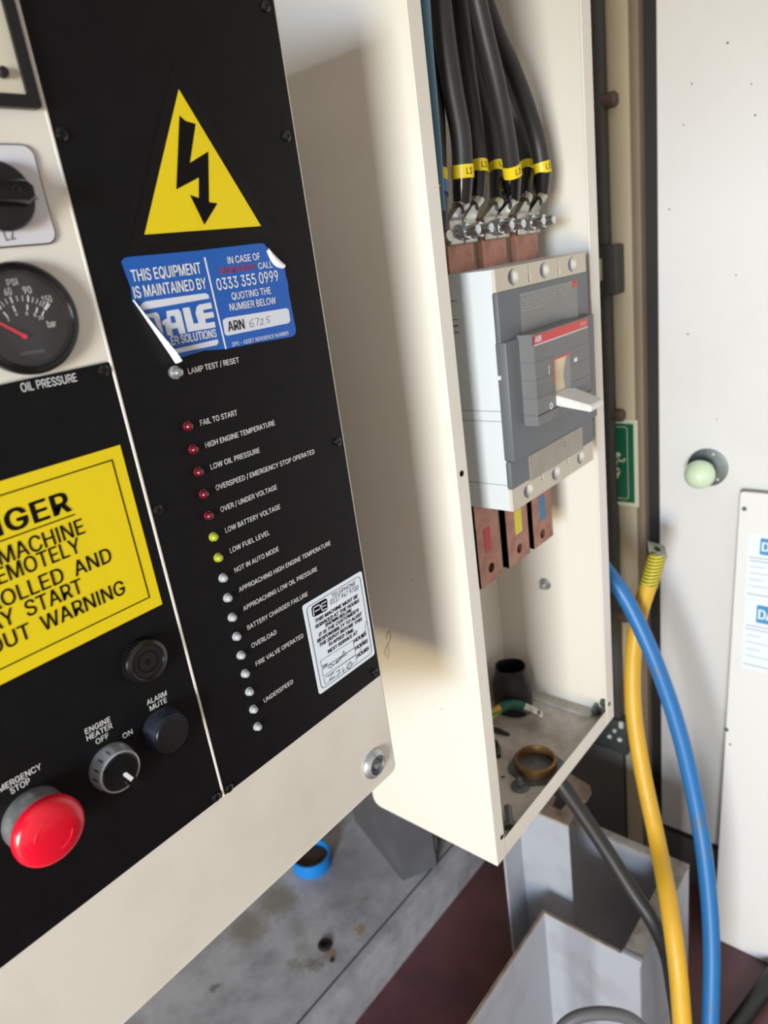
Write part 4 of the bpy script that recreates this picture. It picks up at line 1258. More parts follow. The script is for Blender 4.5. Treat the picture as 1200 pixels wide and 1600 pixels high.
# left side with rounded lower rear corner
mb = MB()
r = .014
pts = [(XB, YF, ZB), (XB, YF, ZT), (XB, YBK, ZT)]
for k in range(7):
    a = PI / 2 * k / 6
    pts.append((XB, YBK - r + r * math.cos(a), ZB + r - r * math.sin(a)))
mb.prism(pts, (TH, 0, 0))
side = mb.build('side_panel', m_box, box, label='outer left side panel')
box_panel('side_panel', (XE - TH, YF, ZB), (XE, YBK, ZT), 'inner right side panel')
box_panel('back_panel', (XB + TH, YBK - .012, ZB + .002), (XE - TH, YBK - .010, ZT))
box_panel('bottom_panel', (XB + TH, YF + .001, ZB), (XE - TH, YBK, ZB + TH), m=m_boxfloor)
box_panel('top_panel', (XB + TH, YF + .001, ZT - TH), (XE - TH, YBK, ZT))
box_panel('front_flange', (XB - .0003, YF - .0006, ZB), (XB + .0215, YF + .002, ZT), 'left front flange', bev=.0008)
box_panel('front_flange', (XE - .0265, YF - .0004, ZB), (XE + .0003, YF + .002, ZT), 'right front flange', bev=.0008)
box_panel('front_flange', (XB + .0225, YF, ZB - .001), (XE - .001, YF + .002, ZB + .0265), 'bottom front flange', bev=.0008)
box_panel('corner_angle', (XE - .026, YF + .03, ZB + TH), (XE - TH, YBK - .012, ZB + .0055), 'welded corner angle along the floor', m=m_boxfloor)
FL = Plane((0, YF - .0006, 0), (1, 0, 0), (0, 0, 1))
for sx, sy in ((721, 740), (784, 1308), (952, 1100)):
    c = FL.px(sx, sy)
    mb = MB()
    FL.lathe(mb, c, [(.0034, .0), (.0034, .0006), (.0026, .0006), (.0022, -.0006)], 18)
    mb.build('screw_hole', m_hole, box)
# stain: a thin brown drip mark on the left side
SL = Plane((XB, 0, 0), (0, -1, 0), (0, 0, 1))
mb = MB()
SL.stroke(mb, [SL.px(*p) for p in ((603, 998), (606, 988), (609, 986), (611, 994), (608, 1003), (603, 1012), (601, 1021), (604, 1026))], .0010, .0002)
SL.stroke(mb, [SL.px(*p) for p in ((606, 1006), (608, 1018), (606, 1030))], .0008, .0002)
mb.build('rust_drip', m_brown, box, label='thin brown drip stain on the left side')
mb = MB()
for p in ((687, 290), (680, 292), (660, 1085), (676, 1100), (690, 1108), (712, 1160), (700, 1218), (645, 905)):
    q = SL.px(*p)
    SL.flat(mb, circle(q, .0006 + .0005 * random.random(), 7), .0002)
mb.build('paint_chip', m_brown, box)
# fixings on the inner right wall and its lower corner
IW = Plane((XE - TH, 0, 0), (0, -1, 0), (0, 0, 1))
c = IW.px(852, 912)
mb = MB()
IW.lathe(mb, c, [(.0105, 0), (.0105, .0015), (.0085, .0018)], 28)
IW.lathe(mb, c, [(.0078, .0015), (.0078, .0075)], 6)
IW.lathe(mb, c, [(.0045, .0075), (.0045, .013), (.003, .0136)], 16)
mb.build('wall_nut', m_zinc, box, label='zinc nut on the inner right wall')
c = IW.px(944, 1097)
mb = MB()
IW.lathe(mb, c, [(.0075, 0), (.0075, .0015), (.006, .0015), (.006, .006), (.003, .0065)], 6)
mb.build('wall_nut', m_dullzinc, box)
c = at(931, 1113, 'z', ZB + .0055)
mb = MB()
mb.lathe(c, (0, 0, 1), [(.0085, 0), (.0085, .0012), (.0068, .0012), (.0068, .0075), (.0035, .0078), (.0035, .014), (.0028, .0145)], 6)
mb.build('floor_bolt', m_dullzinc, box, label='dull bolt in the lower right corner')

# ================================================================== CIRCUIT BREAKER
BX0, BX1, BZ0, BZ1 = .6665, .8795, -.2935, -.0255
YB = .416
br = thing('circuit_breaker', (.773, .47, BZ0), 'large grey moulded case circuit breaker with red stripe and white toggle', 'circuit breaker')
BR = Plane((0, YB, 0), (1, 0, 0), (0, 0, 1))
mb = MB()
BF = Plane((0, YB + .004, 0), (1, 0, 0), (0, 0, 1))
XC = (.703, .7725, .842)
holed(mb, BF, BF.rrect(BX0, BZ0, BX1, BZ1, .0012, 2), [circle((x, z_), .0106, 24, .79) for x in XC for z_ in (-.0367, -.2795)], -.11, 0)
mb.box((BX0 + .002, .526, BZ0 + .002), (BX1 - .002, .5295, BZ1 - .002))
bo = mb.build('body', m_breaker, br, label='pale grey moulded body')
mb = MB()   # moulding lines on the left side
for z_ in (-.1755, -.187, -.262):
    mb.box((BX0 - .0002, YB + .004, z_), (BX0 + .001, .53, z_ + .0006))
mb.build('moulding_line', m_bgrey, bo)
LSd = Plane((BX0, 0, 0), (0, -1, 0), (0, 0, 1))
mb = MB()
for y0, y1, z_, h in ((.466, .495, -.0535, .0007), (.466, .497, -.0735, .0007)):
    mb.box((BX0 - .0003, y0, z_), (BX0 + .001, y1, z_ + h))
LSd.text(mb, 'ooooooo', (-.494, -.081), (-.467, -.081), .003, .0003, .02)
LSd.text(mb, 'oooooooooo', (-.496, -.088), (-.467, -.088), .0025, .0003, .02)
LSd.text(mb, 'ooo', (-.495, -.0655), (-.487, -.0655), .002, .0003, .01)
mb.build('side_print', m_greyink, bo)


def cover(name, z0, z1, m, holes, d0=-.006, d1=0.0, slots=()):
    mb = MB()
    hl = []
    for hx, hz in holes:
        ring = []
        for k in range(28):
            a = 2 * PI * k / 28
            ring.append((hx + .0108 * math.cos(a), hz + .0084 * math.sin(a) * (1.14 if abs(math.cos(a)) < .2 else 1)))
        hl.append(ring)
    for sx, sz, w, h in slots:
        hl.append([(sx - w, sz - h), (sx + w, sz - h), (sx + w, sz + h), (sx - w, sz + h)])
    holed(mb, BR, BR.rrect(BX0 + .0005, z0, BX1 - .0005, z1), hl, d0, d1)
    return mb.build(name, m, br)


cover('terminal_cover', -.0487, BZ1, m_breaker_cream, [(x, -.0367) for x in XC], slots=[(.7378, -.031, .0016, .0032), (.8073, -.031, .0016, .0032), (.7378, -.041, .0024, .0045), (.8073, -.041, .0024, .0045)])
cover('terminal_cover', BZ0, -.2665, m_breaker_cream, [(x, -.2795) for x in XC], slots=[(.7378, -.2735, .0022, .0042), (.8073, -.2735, .0022, .0042), (.7378, -.288, .0014, .0032), (.8073, -.288, .0014, .0032)])
# grey covers
mb = MB()
mb.box((BX0, YB - .0012, -.102), (BX1, YB + .006, -.0489), .0012)
mb.build('upper_cover', m_bgrey2, br)
mb = MB()
lx0, lz1 = BR.px(812, 459, .0014)
lx1 = BR.px(901, 437, .0014)[0]
PLb = lambda mb, u0, v0, u1, v1, d0, d1: BR.poly(mb, [(u0, v0), (u1, v0), (u1, v1), (u0, v1)], d0, d1)
PLb(mb, lx0, -.0985, lx1, lz1, .0010, .0015)
rl = mb.build('rating_label', m_blabel, br, label='grey rating label with fine print')
mb = MB()
wl = lx1 - lx0
BR.text(mb, 'S6', (lx0 + .002, lz1 - .0075), (lx0 + .010, lz1 - .0075), .0042, .0018, .02)
BR.text(mb, 'oo', (lx0 + .014, lz1 - .0075), (lx0 + .022, lz1 - .0075), .0036, .0018, .02)
for k in range(6):
    z_ = lz1 - .0018 - .0034 * k
    BR.stroke(mb, [(lx0 + (.001 if k != 1 else .026), z_), (lx0 + wl * (.97, .93, .80, .72, .58, .4)[k], z_)], .0005, .0018)
for k in range(4):
    BR.text(mb, 'oioioiooioioi'[:9 + k], (lx0 + .026 - .02 * (k > 0), lz1 - .0060 - .0034 * k), (lx0 + wl * (.74, .88, .80, .62)[k], lz1 - .0060 - .0034 * k), .0021, .0018, .0)
mb.build('fine_print', mat('pale_print', (176, 176, 174), 0.5), rl)
mb = MB()
PLb(mb, lx1 - .012, lz1 - .0085, lx1 - .001, lz1 - .0003, .0016, .0018)
mb.build('red_mark', m_bred, rl)
# middle part, escutcheon block with toggle slot
YM = .4085
MID = Plane((0, YM, 0), (1, 0, 0), (0, 0, 1))
mb = MB()
mb.box((BX0 - .001, YM, -.2325), (BX1 + .001, YB + .006, -.1005), .0015)
mb.build('middle_cover', m_bgrey2, br)
YE = .3905
ES = Plane((0, YE, 0), (1, 0, 0), (0, 0, 1))
ex0, ez1 = ES.px(833, 523)
ex1 = ES.px(918.5, 497)[0]
ez0 = ES.px(839, 668)[1]
sx0, sz1 = ES.px(866, 563)
sx1 = ES.px(890, 556)[0]
sz0 = ES.px(874, 634)[1]
mb = MB()
holed(mb, ES, ES.rrect(ex0, ez0, ex1, ez1), [ES.rrect(sx0, sz0, sx1, sz1)], -(YM - YE) - .002, 0)
es = mb.build('escutcheon', m_bgrey, br, label='raised grey front block around the toggle')
mb = MB()
for k, f in enumerate((.30, .49, .69, .885)):
    z_ = ez1 + (ez0 - ez1) * f
    for a, b in (((ex0 - .0002), sx0 - .0005), (sx1 + .0005, ex1)):
        if f > .85:
            a, b = ex0, ex1
        mb.box((a, YE - .0003, z_ - .0004), (b, YE + .001, z_ + .0004))
    mb.box((ex0 - .0003, YE, z_ - .0004), (ex0 + .001, YM, z_ + .0004))
mb.build('groove', m_bgrey2, es)
mb = MB()
ES.poly(mb, [(ex0, ez1 - .011), (ex1 - .002, ez1 - .011), (ex1 - .002, ez1 - .0015), (ex0, ez1 - .0015)], -.001, .0004)
rs = mb.build('red_stripe', m_bred, es, label='red stripe with white maker letters')
mb = MB()
ES.text(mb, 'ABB', (ex0 + .002, ez1 - .0088), (ex0 + .0165, ez1 - .0088), .0058, .0006, .05)
ES.text(mb, 'SACE', (ex1 - .022, ez1 - .0080), (ex1 - .007, ez1 - .0080), .0036, .0006, .0)
mb.build('lettering', m_switchplate, rs)
mb = MB()
ES.poly(mb, [(ex0, ez1 - .0125), (ex1 - .002, ez1 - .0125), (ex1 - .002, ez1 - .0112), (ex0, ez1 - .0112)], -.001, .0003)
mb.build('white_line', m_switchplate, es)
mb = MB()
ES.poly(mb, ES.rrect(sx0 - .0012, sz1, sx1 + .0012, sz1 + .0022), -.0005, .0003)
ES.poly(mb, ES.rrect(sx0 - .0012, sz0 + (sz1 - sz0) * .5, sx0, sz1), -.0005, .0003)
mb.build('slot_edge', m_bred, es)
mb = MB()
ES.text(mb, 'I', ES.px(857.5, 586), (0, 0), .0078, .0004, .0, align='left') if False else None
a = ES.px(857.5, 585)
b = ES.px(857.2, 571)
ES.stroke(mb, [a, b], .0016, .0004)
q = ES.px(861, 634)
ES.frame(mb, circle(q, .0033, 20, 1.25), circle(q, .0020, 20, 1.35), .0002, .0005)
q = ES.px(899, 562)
ES.stroke(mb, [(q[0] - .003, q[1]), (q[0] + .003, q[1] + .0)], .0045, .0004)
mb.build('position_mark', m_white_ink, es)
mb = MB()   # curved cream slide seen inside the slot
pts = []
for k in range(9):
    f = k / 8
    pts.append((YE + .003 + .006 * math.sin(f * PI), sz1 + (sz0 - sz1) * f))
vs = [(x, y, z) for x in (sx0, sx1) for y, z in pts]
mb.add(vs, [(k, k + 1, 9 + k + 1, 9 + k) for k in range(8)])
mb.build('toggle_slide', mat('ivory_slide', (232, 214, 178), 0.3), es)
# toggle handle, pointing down and out
mb = MB()
ta, tb = ES.px(869.5, 616.5), ES.px(869.9, 633.5)
tx1 = ES.px(898.5, 607.5)[0]
YT = .345
TP = Plane((0, YT, 0), (1, 0, 0), (0, 0, 1))
te, tf = TP.px(923, 634), TP.px(918.3, 647.2)
tg = TP.px(943.5, 622.5)
x0_, x1_ = ta[0], tx1
e0, e1 = te[0], max(tg[0], te[0] + .018)
inn = [Vector((x0_, YE + .006, tb[1])), Vector((x1_, YE + .006, tb[1])), Vector((x1_, YE + .006, ta[1])), Vector((x0_, YE + .006, ta[1]))]
outr = [Vector((e0, YT, tf[1])), Vector((e1, YT, tf[1])), Vector((e1, YT, te[1])), Vector((e0, YT, te[1]))]
bm = bmesh.new()
vv = [bm.verts.new(p) for p in inn + outr]
for f in ((0, 3, 2, 1), (4, 5, 6, 7), (0, 1, 5, 4), (1, 2, 6, 5), (2, 3, 7, 6), (3, 0, 4, 7)):
    bm.faces.new([vv[i] for i in f])
bmesh.ops.bevel(bm, geom=bm.edges[:], offset=.0012, segments=2, affect='EDGES')
bm.verts.index_update()
mb.add([v.co.copy() for v in bm.verts], [[v.index for v in f.verts] for f in bm.faces])
bm.free()
tgo = mb.build('toggle_handle', m_toggle, br, label='white toggle handle in the off position')
# lower grey cover and dusty tag
mb = MB()
mb.box((BX0, YB - .0012, -.2668), (BX1, YB + .006, -.2332), .0012)
mb.build('lower_cover', m_bgrey2, br)
mb = MB()
a = BR.px(826, 713, .0014)
b = BR.px(909, 665, .0014)
c2 = BR.px(832, 750, .0014)
BR.poly(mb, BR.rrect(a[0], c2[1], b[0], a[1]), .0008, .0018)
tg2 = mb.build('inspection_tag', m_btag, br, label='dusty beige cover plate')
mb = MB()
for p in ((883, 692), (883, 697)):
    BR.flat(mb, circle(BR.px(*p, .002), .0010, 8), .002)
mb.build('tag_dot', m_ink, tg2)
mb = MB()
mb.box((BX0 - .0035, YB + .001, -.1400), (BX0 + .001, YB + .005, -.1350), .001)
mb.build('side_clip', m_breaker, br)

# ================================================================== COPPER BARS
YC = .475
bars = [(.672, .722, -.0255, .0290, 'upper'), (.7415, .7925, -.0255, .0290, 'upper'), (.8155, .8705, -.0255, .0290, 'upper')]
bar_lab = ['first upper copper busbar, beside the left flange', 'second upper copper busbar, between its two neighbours', 'third upper copper busbar, nearest the right wall']
bolts_px = [[(732, 361), (752, 360)], [(784, 358), (804, 356)], [(832, 348), (850, 347)]]
YL = YC - .006     # front of the lug palms
for i, (x0, x1, z0, z1, _) in enumerate(bars):
    t = thing('copper_busbar', ((x0 + x1) / 2, YC + .005, z0), bar_lab[i] + ', two cable lugs bolted to it', 'busbar', 'upper copper busbars')
    MB().box((x0, YC, z0 - .001), (x1, YC + .010, z1), .0008, 1).build('bar', m_copper, t)
    for j, bx in enumerate((x0 + .0195, x0 + .0455)):
        mb = MB()
        o_ = (bx, YL, .0160 + .0005 * i)
        mb.lathe(o_, (0, -1, 0), [(.0088, 0), (.0088, .0016), (.0074, .0016)], 24)
        mb.lathe(o_, (0, -1, 0), [(.0086, .0016), (.0092, .0025), (.0092, .0080), (.0084, .0092)], 6)
        mb.lathe(o_, (0, -1, 0), [(.0056, .0090), (.0056, .0215), (.0048, .0225)], 20)
        mb.build('bolt', m_bolt, t)
lows = [(.672, .722, -.2935, -.408, m_tape_red, 'red', 'first lower copper busbar with a red tape mark'), (.7405, .7955, -.2935, -.408, m_tape_yel, 'yellow', 'second lower copper busbar with a yellow tape mark'),
        (.8085, .8635, -.2935, -.408, m_tape_blue, 'blue', 'third lower copper busbar with a blue tape mark')]
tp = [((755, 828), (768, 858)), ((803, 800), (816, 829)), ((841, 778), (853, 808))]
hp = [(768, 887), (812, 857), (848, 834)]
LW = Plane((0, YC, 0), (1, 0, 0), (0, 0, 1))
for i, (x0, x1, z1, z0, tm, tn_, lab) in enumerate(lows):
    t = thing('copper_busbar', ((x0 + x1) / 2, YC + .005, z0), lab, 'busbar', 'lower copper busbars')
    mb = MB()
    hc = LW.px(*hp[i])
    holed(mb, LW, LW.rrect(x0, z0, x1, z1 + .002), [circle(hc, .0068, 20)], -.0098, 0)
    holed(mb, Plane((0, YC + .0098, 0), (-1, 0, 0), (0, 0, 1)), [(-p[0], p[1]) for p in LW.rrect(x0, z0, x1, z1 + .002)], [[(-p[0], p[1]) for p in circle(hc, .0068, 20)]], -.0098, 0)
    mb.build('bar', m_copper, t)
    mb = MB()
    a, b = LW.px(*tp[i][0]), LW.px(*tp[i][1])
    LW.poly(mb, LW.rrect(a[0], b[1], b[0], a[1]), -.0002, .0004)
    mb.build('tape_mark', tm, t, label='%s phase tape' % tn_)

# ================================================================== BLACK POWER CABLES
cables = [
    ('first', [(722, 318), (723, 275), (720, 213), (707, 140), (695, 60), (686, -20), (680, -120)], .0110, 'L1', 'leftmost of the six black power cables, bolted to the first upper bar', -.010),
    ('second', [(746, 312), (748, 268), (740, 190), (729, 107), (719, 20), (712, -60), (706, -140)], .0100, 'L1', 'second black power cable from the left, on the right half of the first bar', .013),
    ('third', [(777, 316), (777, 270), (766, 200), (752, 145), (738, 80), (728, 10), (716, -100)], .0097, 'L2', 'third black power cable from the left, bolted to the second bar', .038),
    ('fourth', [(801, 312), (801, 272), (790, 200), (775, 125), (757, 50), (742, -20), (728, -120)], .0097, 'L2', 'fourth black power cable from the left, on the right half of the second bar', -.020),
    ('fifth', [(823, 308), (824, 268), (813, 205), (797, 155), (780, 105), (762, 30), (740, -90)], .0096, 'L3', 'fifth black power cable from the left, bolted to the third bar', .043),
    ('sixth', [(846, 306), (848, 268), (840, 221), (823, 165), (800, 105), (775, 50), (745, -40), (722, -150)], .0098, 'L3', 'rightmost black power cable, curving furthest along the wall', .003)]
lugx = [x for (x0, x1, *_r) in bars for x in (x0 + .0110, x0 + .0385)]
for i, (nm, pts, rad, mark, lab, back) in enumerate(cables):
    pth = []
    for k, p in enumerate(pts):
        s_ = max(0, k - 1) / 5
        yy = YL - .001 + s_ * .008 + back * min(1, (k + .15) / 2.6)
        pth.append(at(p[0], p[1], 'y', yy))
    pth.append(Vector((pth[-1].x - .004, pth[-1].y, ZT - .004)))
    t = thing('power_cable', (lugx[i], YL, -.008), lab, 'cable', 'black power cables in the breaker box')
    MB().tube(pth[1:], rad, 20, 8).build('sheath', m_cable, t)
    # heat-shrink from below the sleeve to the lug barrel
    lug = Vector((lugx[i], YL, .0300 + .0005 * (i // 2)))
    lo_ = pth[0]
    MB().tube([pth[1] + (pth[2] - pth[1]) * .12, pth[1], pth[1].lerp(lo_, .5), lo_], [rad * 1.02, rad * 1.04, rad * .98, rad * .86], 20, 5).build('heat_shrink', m_shrink, t)
    dirv = (pth[2] - pth[1]).normalized()
    c0 = pth[1] - dirv * .0025
    sl = MB().tube([c0, c0 + dirv * .0065, c0 + dirv * .013], rad * 1.10, 24, 4).build('marker_sleeve', m_sleeve, t, label='yellow %s marker sleeve' % mark)
    mb = MB()
    gu = Vector((.80, -.60, 0))
    gu = (gu - dirv * gu.dot(dirv)).normalized()
    gn = gu.cross(dirv)
    tl = Plane(c0 + dirv * .0035, gu, dirv)
    k0 = len(mb.v)
    tl.text(mb, mark, (.000, 0), (.0075, 0), .0062, 0, .010)
    R_ = rad * 1.13
    for k in range(k0, len(mb.v)):
        p = mb.v[k] - tl.o
        a = p.dot(gu) / R_
        mb.v[k] = tl.o + gu * (R_ * math.sin(a)) + gn * (R_ * math.cos(a)) + dirv * p.dot(dirv)
    mb.build('lettering', m_ink, sl)
    # lug: tinned barrel flattening into a palm
    mb = MB()
    w_ = .0128
    mb.tube([lo_ + (pth[1] - lo_) * .18, lo_, lo_.lerp(lug + Vector((0, 0, .006)), .55)], [rad * .80, rad * .80, rad * .72], 20, 4)
    z_t = lug.z
    z_b = .0035 + .0005 * (i // 2)
    mb.box((lugx[i] - w_, YL, z_b), (lugx[i] + w_, YC - .0002, z_t), .0014)
    pa = lo_.lerp(lug + Vector((0, 0, .006)), .5)
    mb.hexa([Vector((pa.x - rad * .7, pa.y - rad * .45, pa.z)), Vector((pa.x + rad * .7, pa.y - rad * .45, pa.z)), Vector((pa.x + rad * .7, pa.y + rad * .5, pa.z)), Vector((pa.x - rad * .7, pa.y + rad * .5, pa.z))],
            [Vector((lugx[i] - w_ * .96, YL, z_t - .002)), Vector((lugx[i] + w_ * .96, YL, z_t - .002)), Vector((lugx[i] + w_ * .96, YC - .0002, z_t - .002)), Vector((lugx[i] - w_ * .96, YC - .0002, z_t - .002))])
    mb.build('cable_lug', m_silver, t, label='tinned cable lug')
# tie mark on the sixth cable
# neutral cable half hidden by the flange, and a teal sheathed one above it
pth = [at(x, y, 'y', yy) for x, y, yy in ((688, 372, .456), (687, 330, .463), (686, 275, .472), (684, 200, .478), (679, 110, .482), (675, 20, .486), (672, -80, .49))]
pth.append(Vector((pth[-1].x, pth[-1].y, ZT - .004)))
t = thing('neutral_cable', pth[0], 'black neutral cable with blue tape, mostly hidden behind the left flange', 'cable')
MB().tube(pth, .0082, 18, 8).build('sheath', m_cable, t)
mb = MB()
MB().tube([pth[2].lerp(pth[3], -.12), pth[2], pth[2].lerp(pth[3], .12)], .0092, 18, 3).build('marker_sleeve', m_sleeve, t, label='yellow marker sleeve')
MB().tube([pth[1].lerp(pth[2], .45), pth[1].lerp(pth[2], .62), pth[1].lerp(pth[2], .78)], .0096, 18, 3).build('blue_tape', m_bluecable, t)
mb = MB()
mb.cyl(pth[0], pth[0] + Vector((0, -.012, .001)), .0055, 16)
mb.box(pth[0] + Vector((-.010, 0, -.014)), pth[0] + Vector((.008, .004, .012)), .001)
mb.build('cable_lug', m_silver, t)
pth = [at(x, y, 'y', yy) for x, y, yy in ((690, 330, .448), (682, 230, .448), (673, 140, .448), (665, 60, .448), (660, -10, .448), (655, -90, .448))]
pth.append(Vector((pth[-1].x, pth[-1].y, ZT - .004)))
MB().tube(pth, [.004, .005, .006, .0066, .007, .007, .007], 14, 6).build('teal_cable', m_teal, label='thin teal sheathed cable running along the inside of the left flange', cat='cable')

# ================================================================== THINGS ON THE BOX FLOOR
FZ = ZB + TH
c = Vector((.897, .590, FZ))
mb = MB()
mb.lathe(c, (0, 0, 1), [(.0325, .0004), (.0330, .006), (.0330, .040), (.0322, .052), (.0275, .068), (.0262, .082), (.0240, .083), (.0236, .078), (.0245, .066), (.030, .05), (.031, .004), (.0005, .003)], 40, closed=False)
for i, v in enumerate(mb.v):
    k = math.sin(3 * math.atan2(v.y - c.y, v.x - c.x) + v.z * 60)
    v.x += .0012 * k
    v.y += .0012 * k
mb.build('rubber_boot', m_rubber, label='open black rubber boot standing in the rear corner of the breaker box', cat='rubber boot')
# earth cable with lug
pth = [at(x, y, 'z', z) for x, y, z in ((735, 1150, -.745), (765, 1120, -.735), (782, 1106, -.729), (800, 1100, -.727), (818, 1104, -.732), (828, 1108, -.738))]
t = thing('earth_cable', (pth[3].x, pth[3].y, FZ), 'short green and yellow earth cable with bare lug lying before the rubber boot', 'cable')
MB().tube(pth[:3], .0072, 16, 6).build('sheath', m_earth, t)
MB().tube(pth[2:5], .0082, 16, 6).build('heat_shrink', m_green_shrink, t, label='dark green heat shrink')
mb = MB()
p0, p1 = pth[4], at(848, 1119, 'z', -.7500)
dd = (p1 - p0)
sd = Vector((-dd.y, dd.x, 0)).normalized() * .0088
up_ = Vector((0, 0, .0022))
mb.tube([p0, p0.lerp(p1, .25), p0.lerp(p1, .45)], [.0074, .0078, .0066], 16, 3)
a = p0.lerp(p1, .40)
mb.hexa([a - sd, a + sd, p1 + sd, p1 - sd], [a - sd + up_ * 2, a + sd + up_ * 2, p1 + sd + up_, p1 - sd + up_])
ce = p0.lerp(p1, .74) + up_
mb.lathe(ce, (0.1, -.1, 1), [(.0058, 0), (.0058, .0016), (.0036, .0016), (.0034, 0)], 20)
mb.build('cable_lug', m_silver, t, label='tinned lug with a ring')
mb = MB()
mb.lathe(ce, (0.1, -.1, 1), [(.0032, .0005), (.0032, .0010)], 16)
mb.build('lug_hole', m_hole, t)
# brass gland with zinc locknut
c = at(838, 1200, 'z', FZ)
t = thing('cable_gland', c, 'round brass cable gland set in the floor of the breaker box', 'cable gland')
mb = MB()
mb.lathe(c, (0, 0, 1), [(.0315, .0003), (.0315, .018), (.0300, .019), (.0275, .019), (.0268, .017), (.0268, .0006)], 48, closed=False)
mb.lathe(c, (0, 0, 1), [(.0268, .0012), (.001, .0014)], 48)
mb.build('brass_ring', m_brass, t)
mb = MB()
n = 32
vs = []
for k in range(24):
    a = 2 * PI * k / 24
    r1 = .043 if k % 4 in (0, 1) else .0395
    vs.append((c.x + r1 * math.cos(a), c.y + r1 * math.sin(a), FZ + .0002))
mb.prism(vs, (0, 0, .0045))
mb.build('locknut', m_dullzinc, t, label='dull notched locknut')
# loose washer with screw, standing bolt, scraps
c = at(813, 1229, 'z', FZ)
mb = MB()
mb.lathe(c, (0, 0, 1), [(.0138, 0), (.0142, .002), (.012, .0042), (.0062, .0048), (.006, .0085), (.0045, .0095), (.0036, .015), (.0028, .0158)], 28)
mb.build('flanged_nut', m_dullzinc, label='dull washer with a screw end, in front of the brass gland', cat='nut')
c = at(797, 1293, 'z', FZ)
mb = MB()
a = c + Vector((0, 0, .006))
b = c + Vector((.022, .016, .012))
mb.cyl(a, b, .0052, 16)
mb.lathe(a, a - b, [(.0092, -.002), (.0092, .006)], 6)
mb.build('loose_bolt', m_dullzinc, label='dark loose bolt lying in the front left corner of the box floor', cat='bolt')
c = at(786, 1160, 'z', FZ)
mb = MB()
mb.tube([at(772, 1140, 'z', FZ + .004), at(782, 1143, 'z', FZ + .004), at(796, 1148, 'z', FZ + .0025)], [.005, .0045, .002], 8, 3)
mb.build('cable_scrap', m_debris, label='dark scrap of cable on the box floor below the earth cable', cat='scrap')
mb = MB()
mb.tube([at(773, 1160, 'z', FZ + .004), at(777, 1170, 'z', FZ + .005), at(778, 1182, 'z', FZ + .004)], [.0050, .0060, .0050], 10, 3)
mb.build('cable_scrap', m_plastic, label='short black cable end close behind the left flange', cat='scrap')
mb = MB()
mb.tube([at(782, 1214, 'z', FZ + .001), at(789, 1213.5, 'z', FZ + .001)], .0011, 8, 2)
mb.build('metal_pin', m_debris, label='tiny dark pin on the box floor left of the brass gland', cat='pin')

# ================================================================== GENERATOR BODY BEHIND
gen = thing('generator_body', (.7, .95, pz), 'dark grey iron generator body behind the panel, its foot on the concrete plinth', 'generator')
mb = MB()
mb.box((-.28, .665, -.60), (1.08, 1.24, .15), .02, 3)
mb.box((-.28, .6505, -.40), (XB + .33, .67, .12))
mb.build('casing', m_dark, gen)
mb = MB()
ft = [(.976, 1.165), (.896, .939), (.971, .894), (1.046, .938), (1.08, 1.165)]
mb.prism([(x, y, pz) for x, y in ft], (0, 0, .80))
mb.build('foot', m_dark, gen)
mb = MB()
n_ = Vector((.043, -.075, 0)).normalized()
mb.lathe((1.008, .918, pz + .052), n_, [(.032, 0), (.032, .006), (.026, .008), (.010, .008), (.008, .005)], 28)
mb.build('foot_boss', m_dark, gen)
# blue hose end on the plinth
hb = Vector((.812, 1.160, pz))
t = thing('blue_pipe_stub', hb, 'short bright blue pipe stub standing on the stained concrete below the panel', 'pipe')
mb = MB()
mb.lathe(hb, (.05, -.02, 1), [(.048, 0), (.048, .032), (.0475, .034), (.043, .034), (.042, .031), (.042, .004)], 44, closed=False)
mb.build('pipe_wall', m_bluehose, t)
mb = MB()
mb.lathe(hb, (.05, -.02, 1), [(.0419, .003), (.0419, .020), (.030, .022), (.001, .024)], 32)
mb.build('pipe_filling', m_hosein, t, label='dirty brown filling of the pipe')
c = at(508, 1477, 'z', pz)
mb = MB()
mb.lathe(c, (0, 0, 1), [(.0155, 0), (.0160, .003), (.0125, .006), (.0085, .006), (.0078, .001)], 24)
mb.build('rubber_washer', m_plastic, label='small dark washer lying on the concrete plinth', cat='washer')
mb = MB()
mb.lathe(at(519, 1501, 'z', pz), (0, 0, 1), [(.005, 0), (.0055, .002), (.003, .003)], 9)
mb.build('grit_lump', m_debris, label='dark crumb beside the washer on the plinth', cat='crumb')

# ================================================================== WHITE STEEL FRAME UNDER THE BOX
zt = -1.10
fr = thing('steel_floor_frame', (.9, .47, -1.47), 'white painted folded steel frame with open top standing on the floor under the breaker box', 'steel frame')
X0, X1, Y0, Y1 = .803, 1.033, .335, .66
mb = MB()
mb.box((X0, Y0, -1.47), (X0 + .004, .507, zt), .001, 1)
mb.build('side_plate', m_steelwhite, fr, label='left side plate, cut along its top edge')
mb = MB()
mb.box((X0 - .0003, Y0 + .03, zt - .0015), (X0 + .0043, .5072, zt + .0006))
mb.box((.25, .5028, zt - .0015), (X0, .5072, zt + .0006))
mb.build('cut_edge', m_rust, fr, label='rusty cut edge')
mb = MB()
mb.box((X1 - .004, Y0, -1.47), (X1, Y1, zt), .001, 1)
mb.build('side_plate', m_steelwhite, fr, label='right side plate')
mb = MB()
mb.box((X0 + .004, Y0, -1.47), (X1 - .004, Y0 + .004, zt), .001, 1)
mb.build('front_plate', m_steelwhite, fr)
mb = MB()
mb.box((X0 + .012, Y0 - .001, zt - .003), (X1 + .001, Y0 + .030, zt + .001), .0015)
mb.box((X1 - .018, Y0 + .03, zt - .003), (X1 + .001, Y1, zt + .001), .0015)
mb.build('worn_rim', m_rim, fr, label='worn grey folded rim')
mb = MB()
mb.box((X0 + .0005, Y0 - .002, zt - .012), (X0 + .012, Y0 + .031, zt + .0015), .002)
mb.build('rim_end', m_steelwhite, fr)
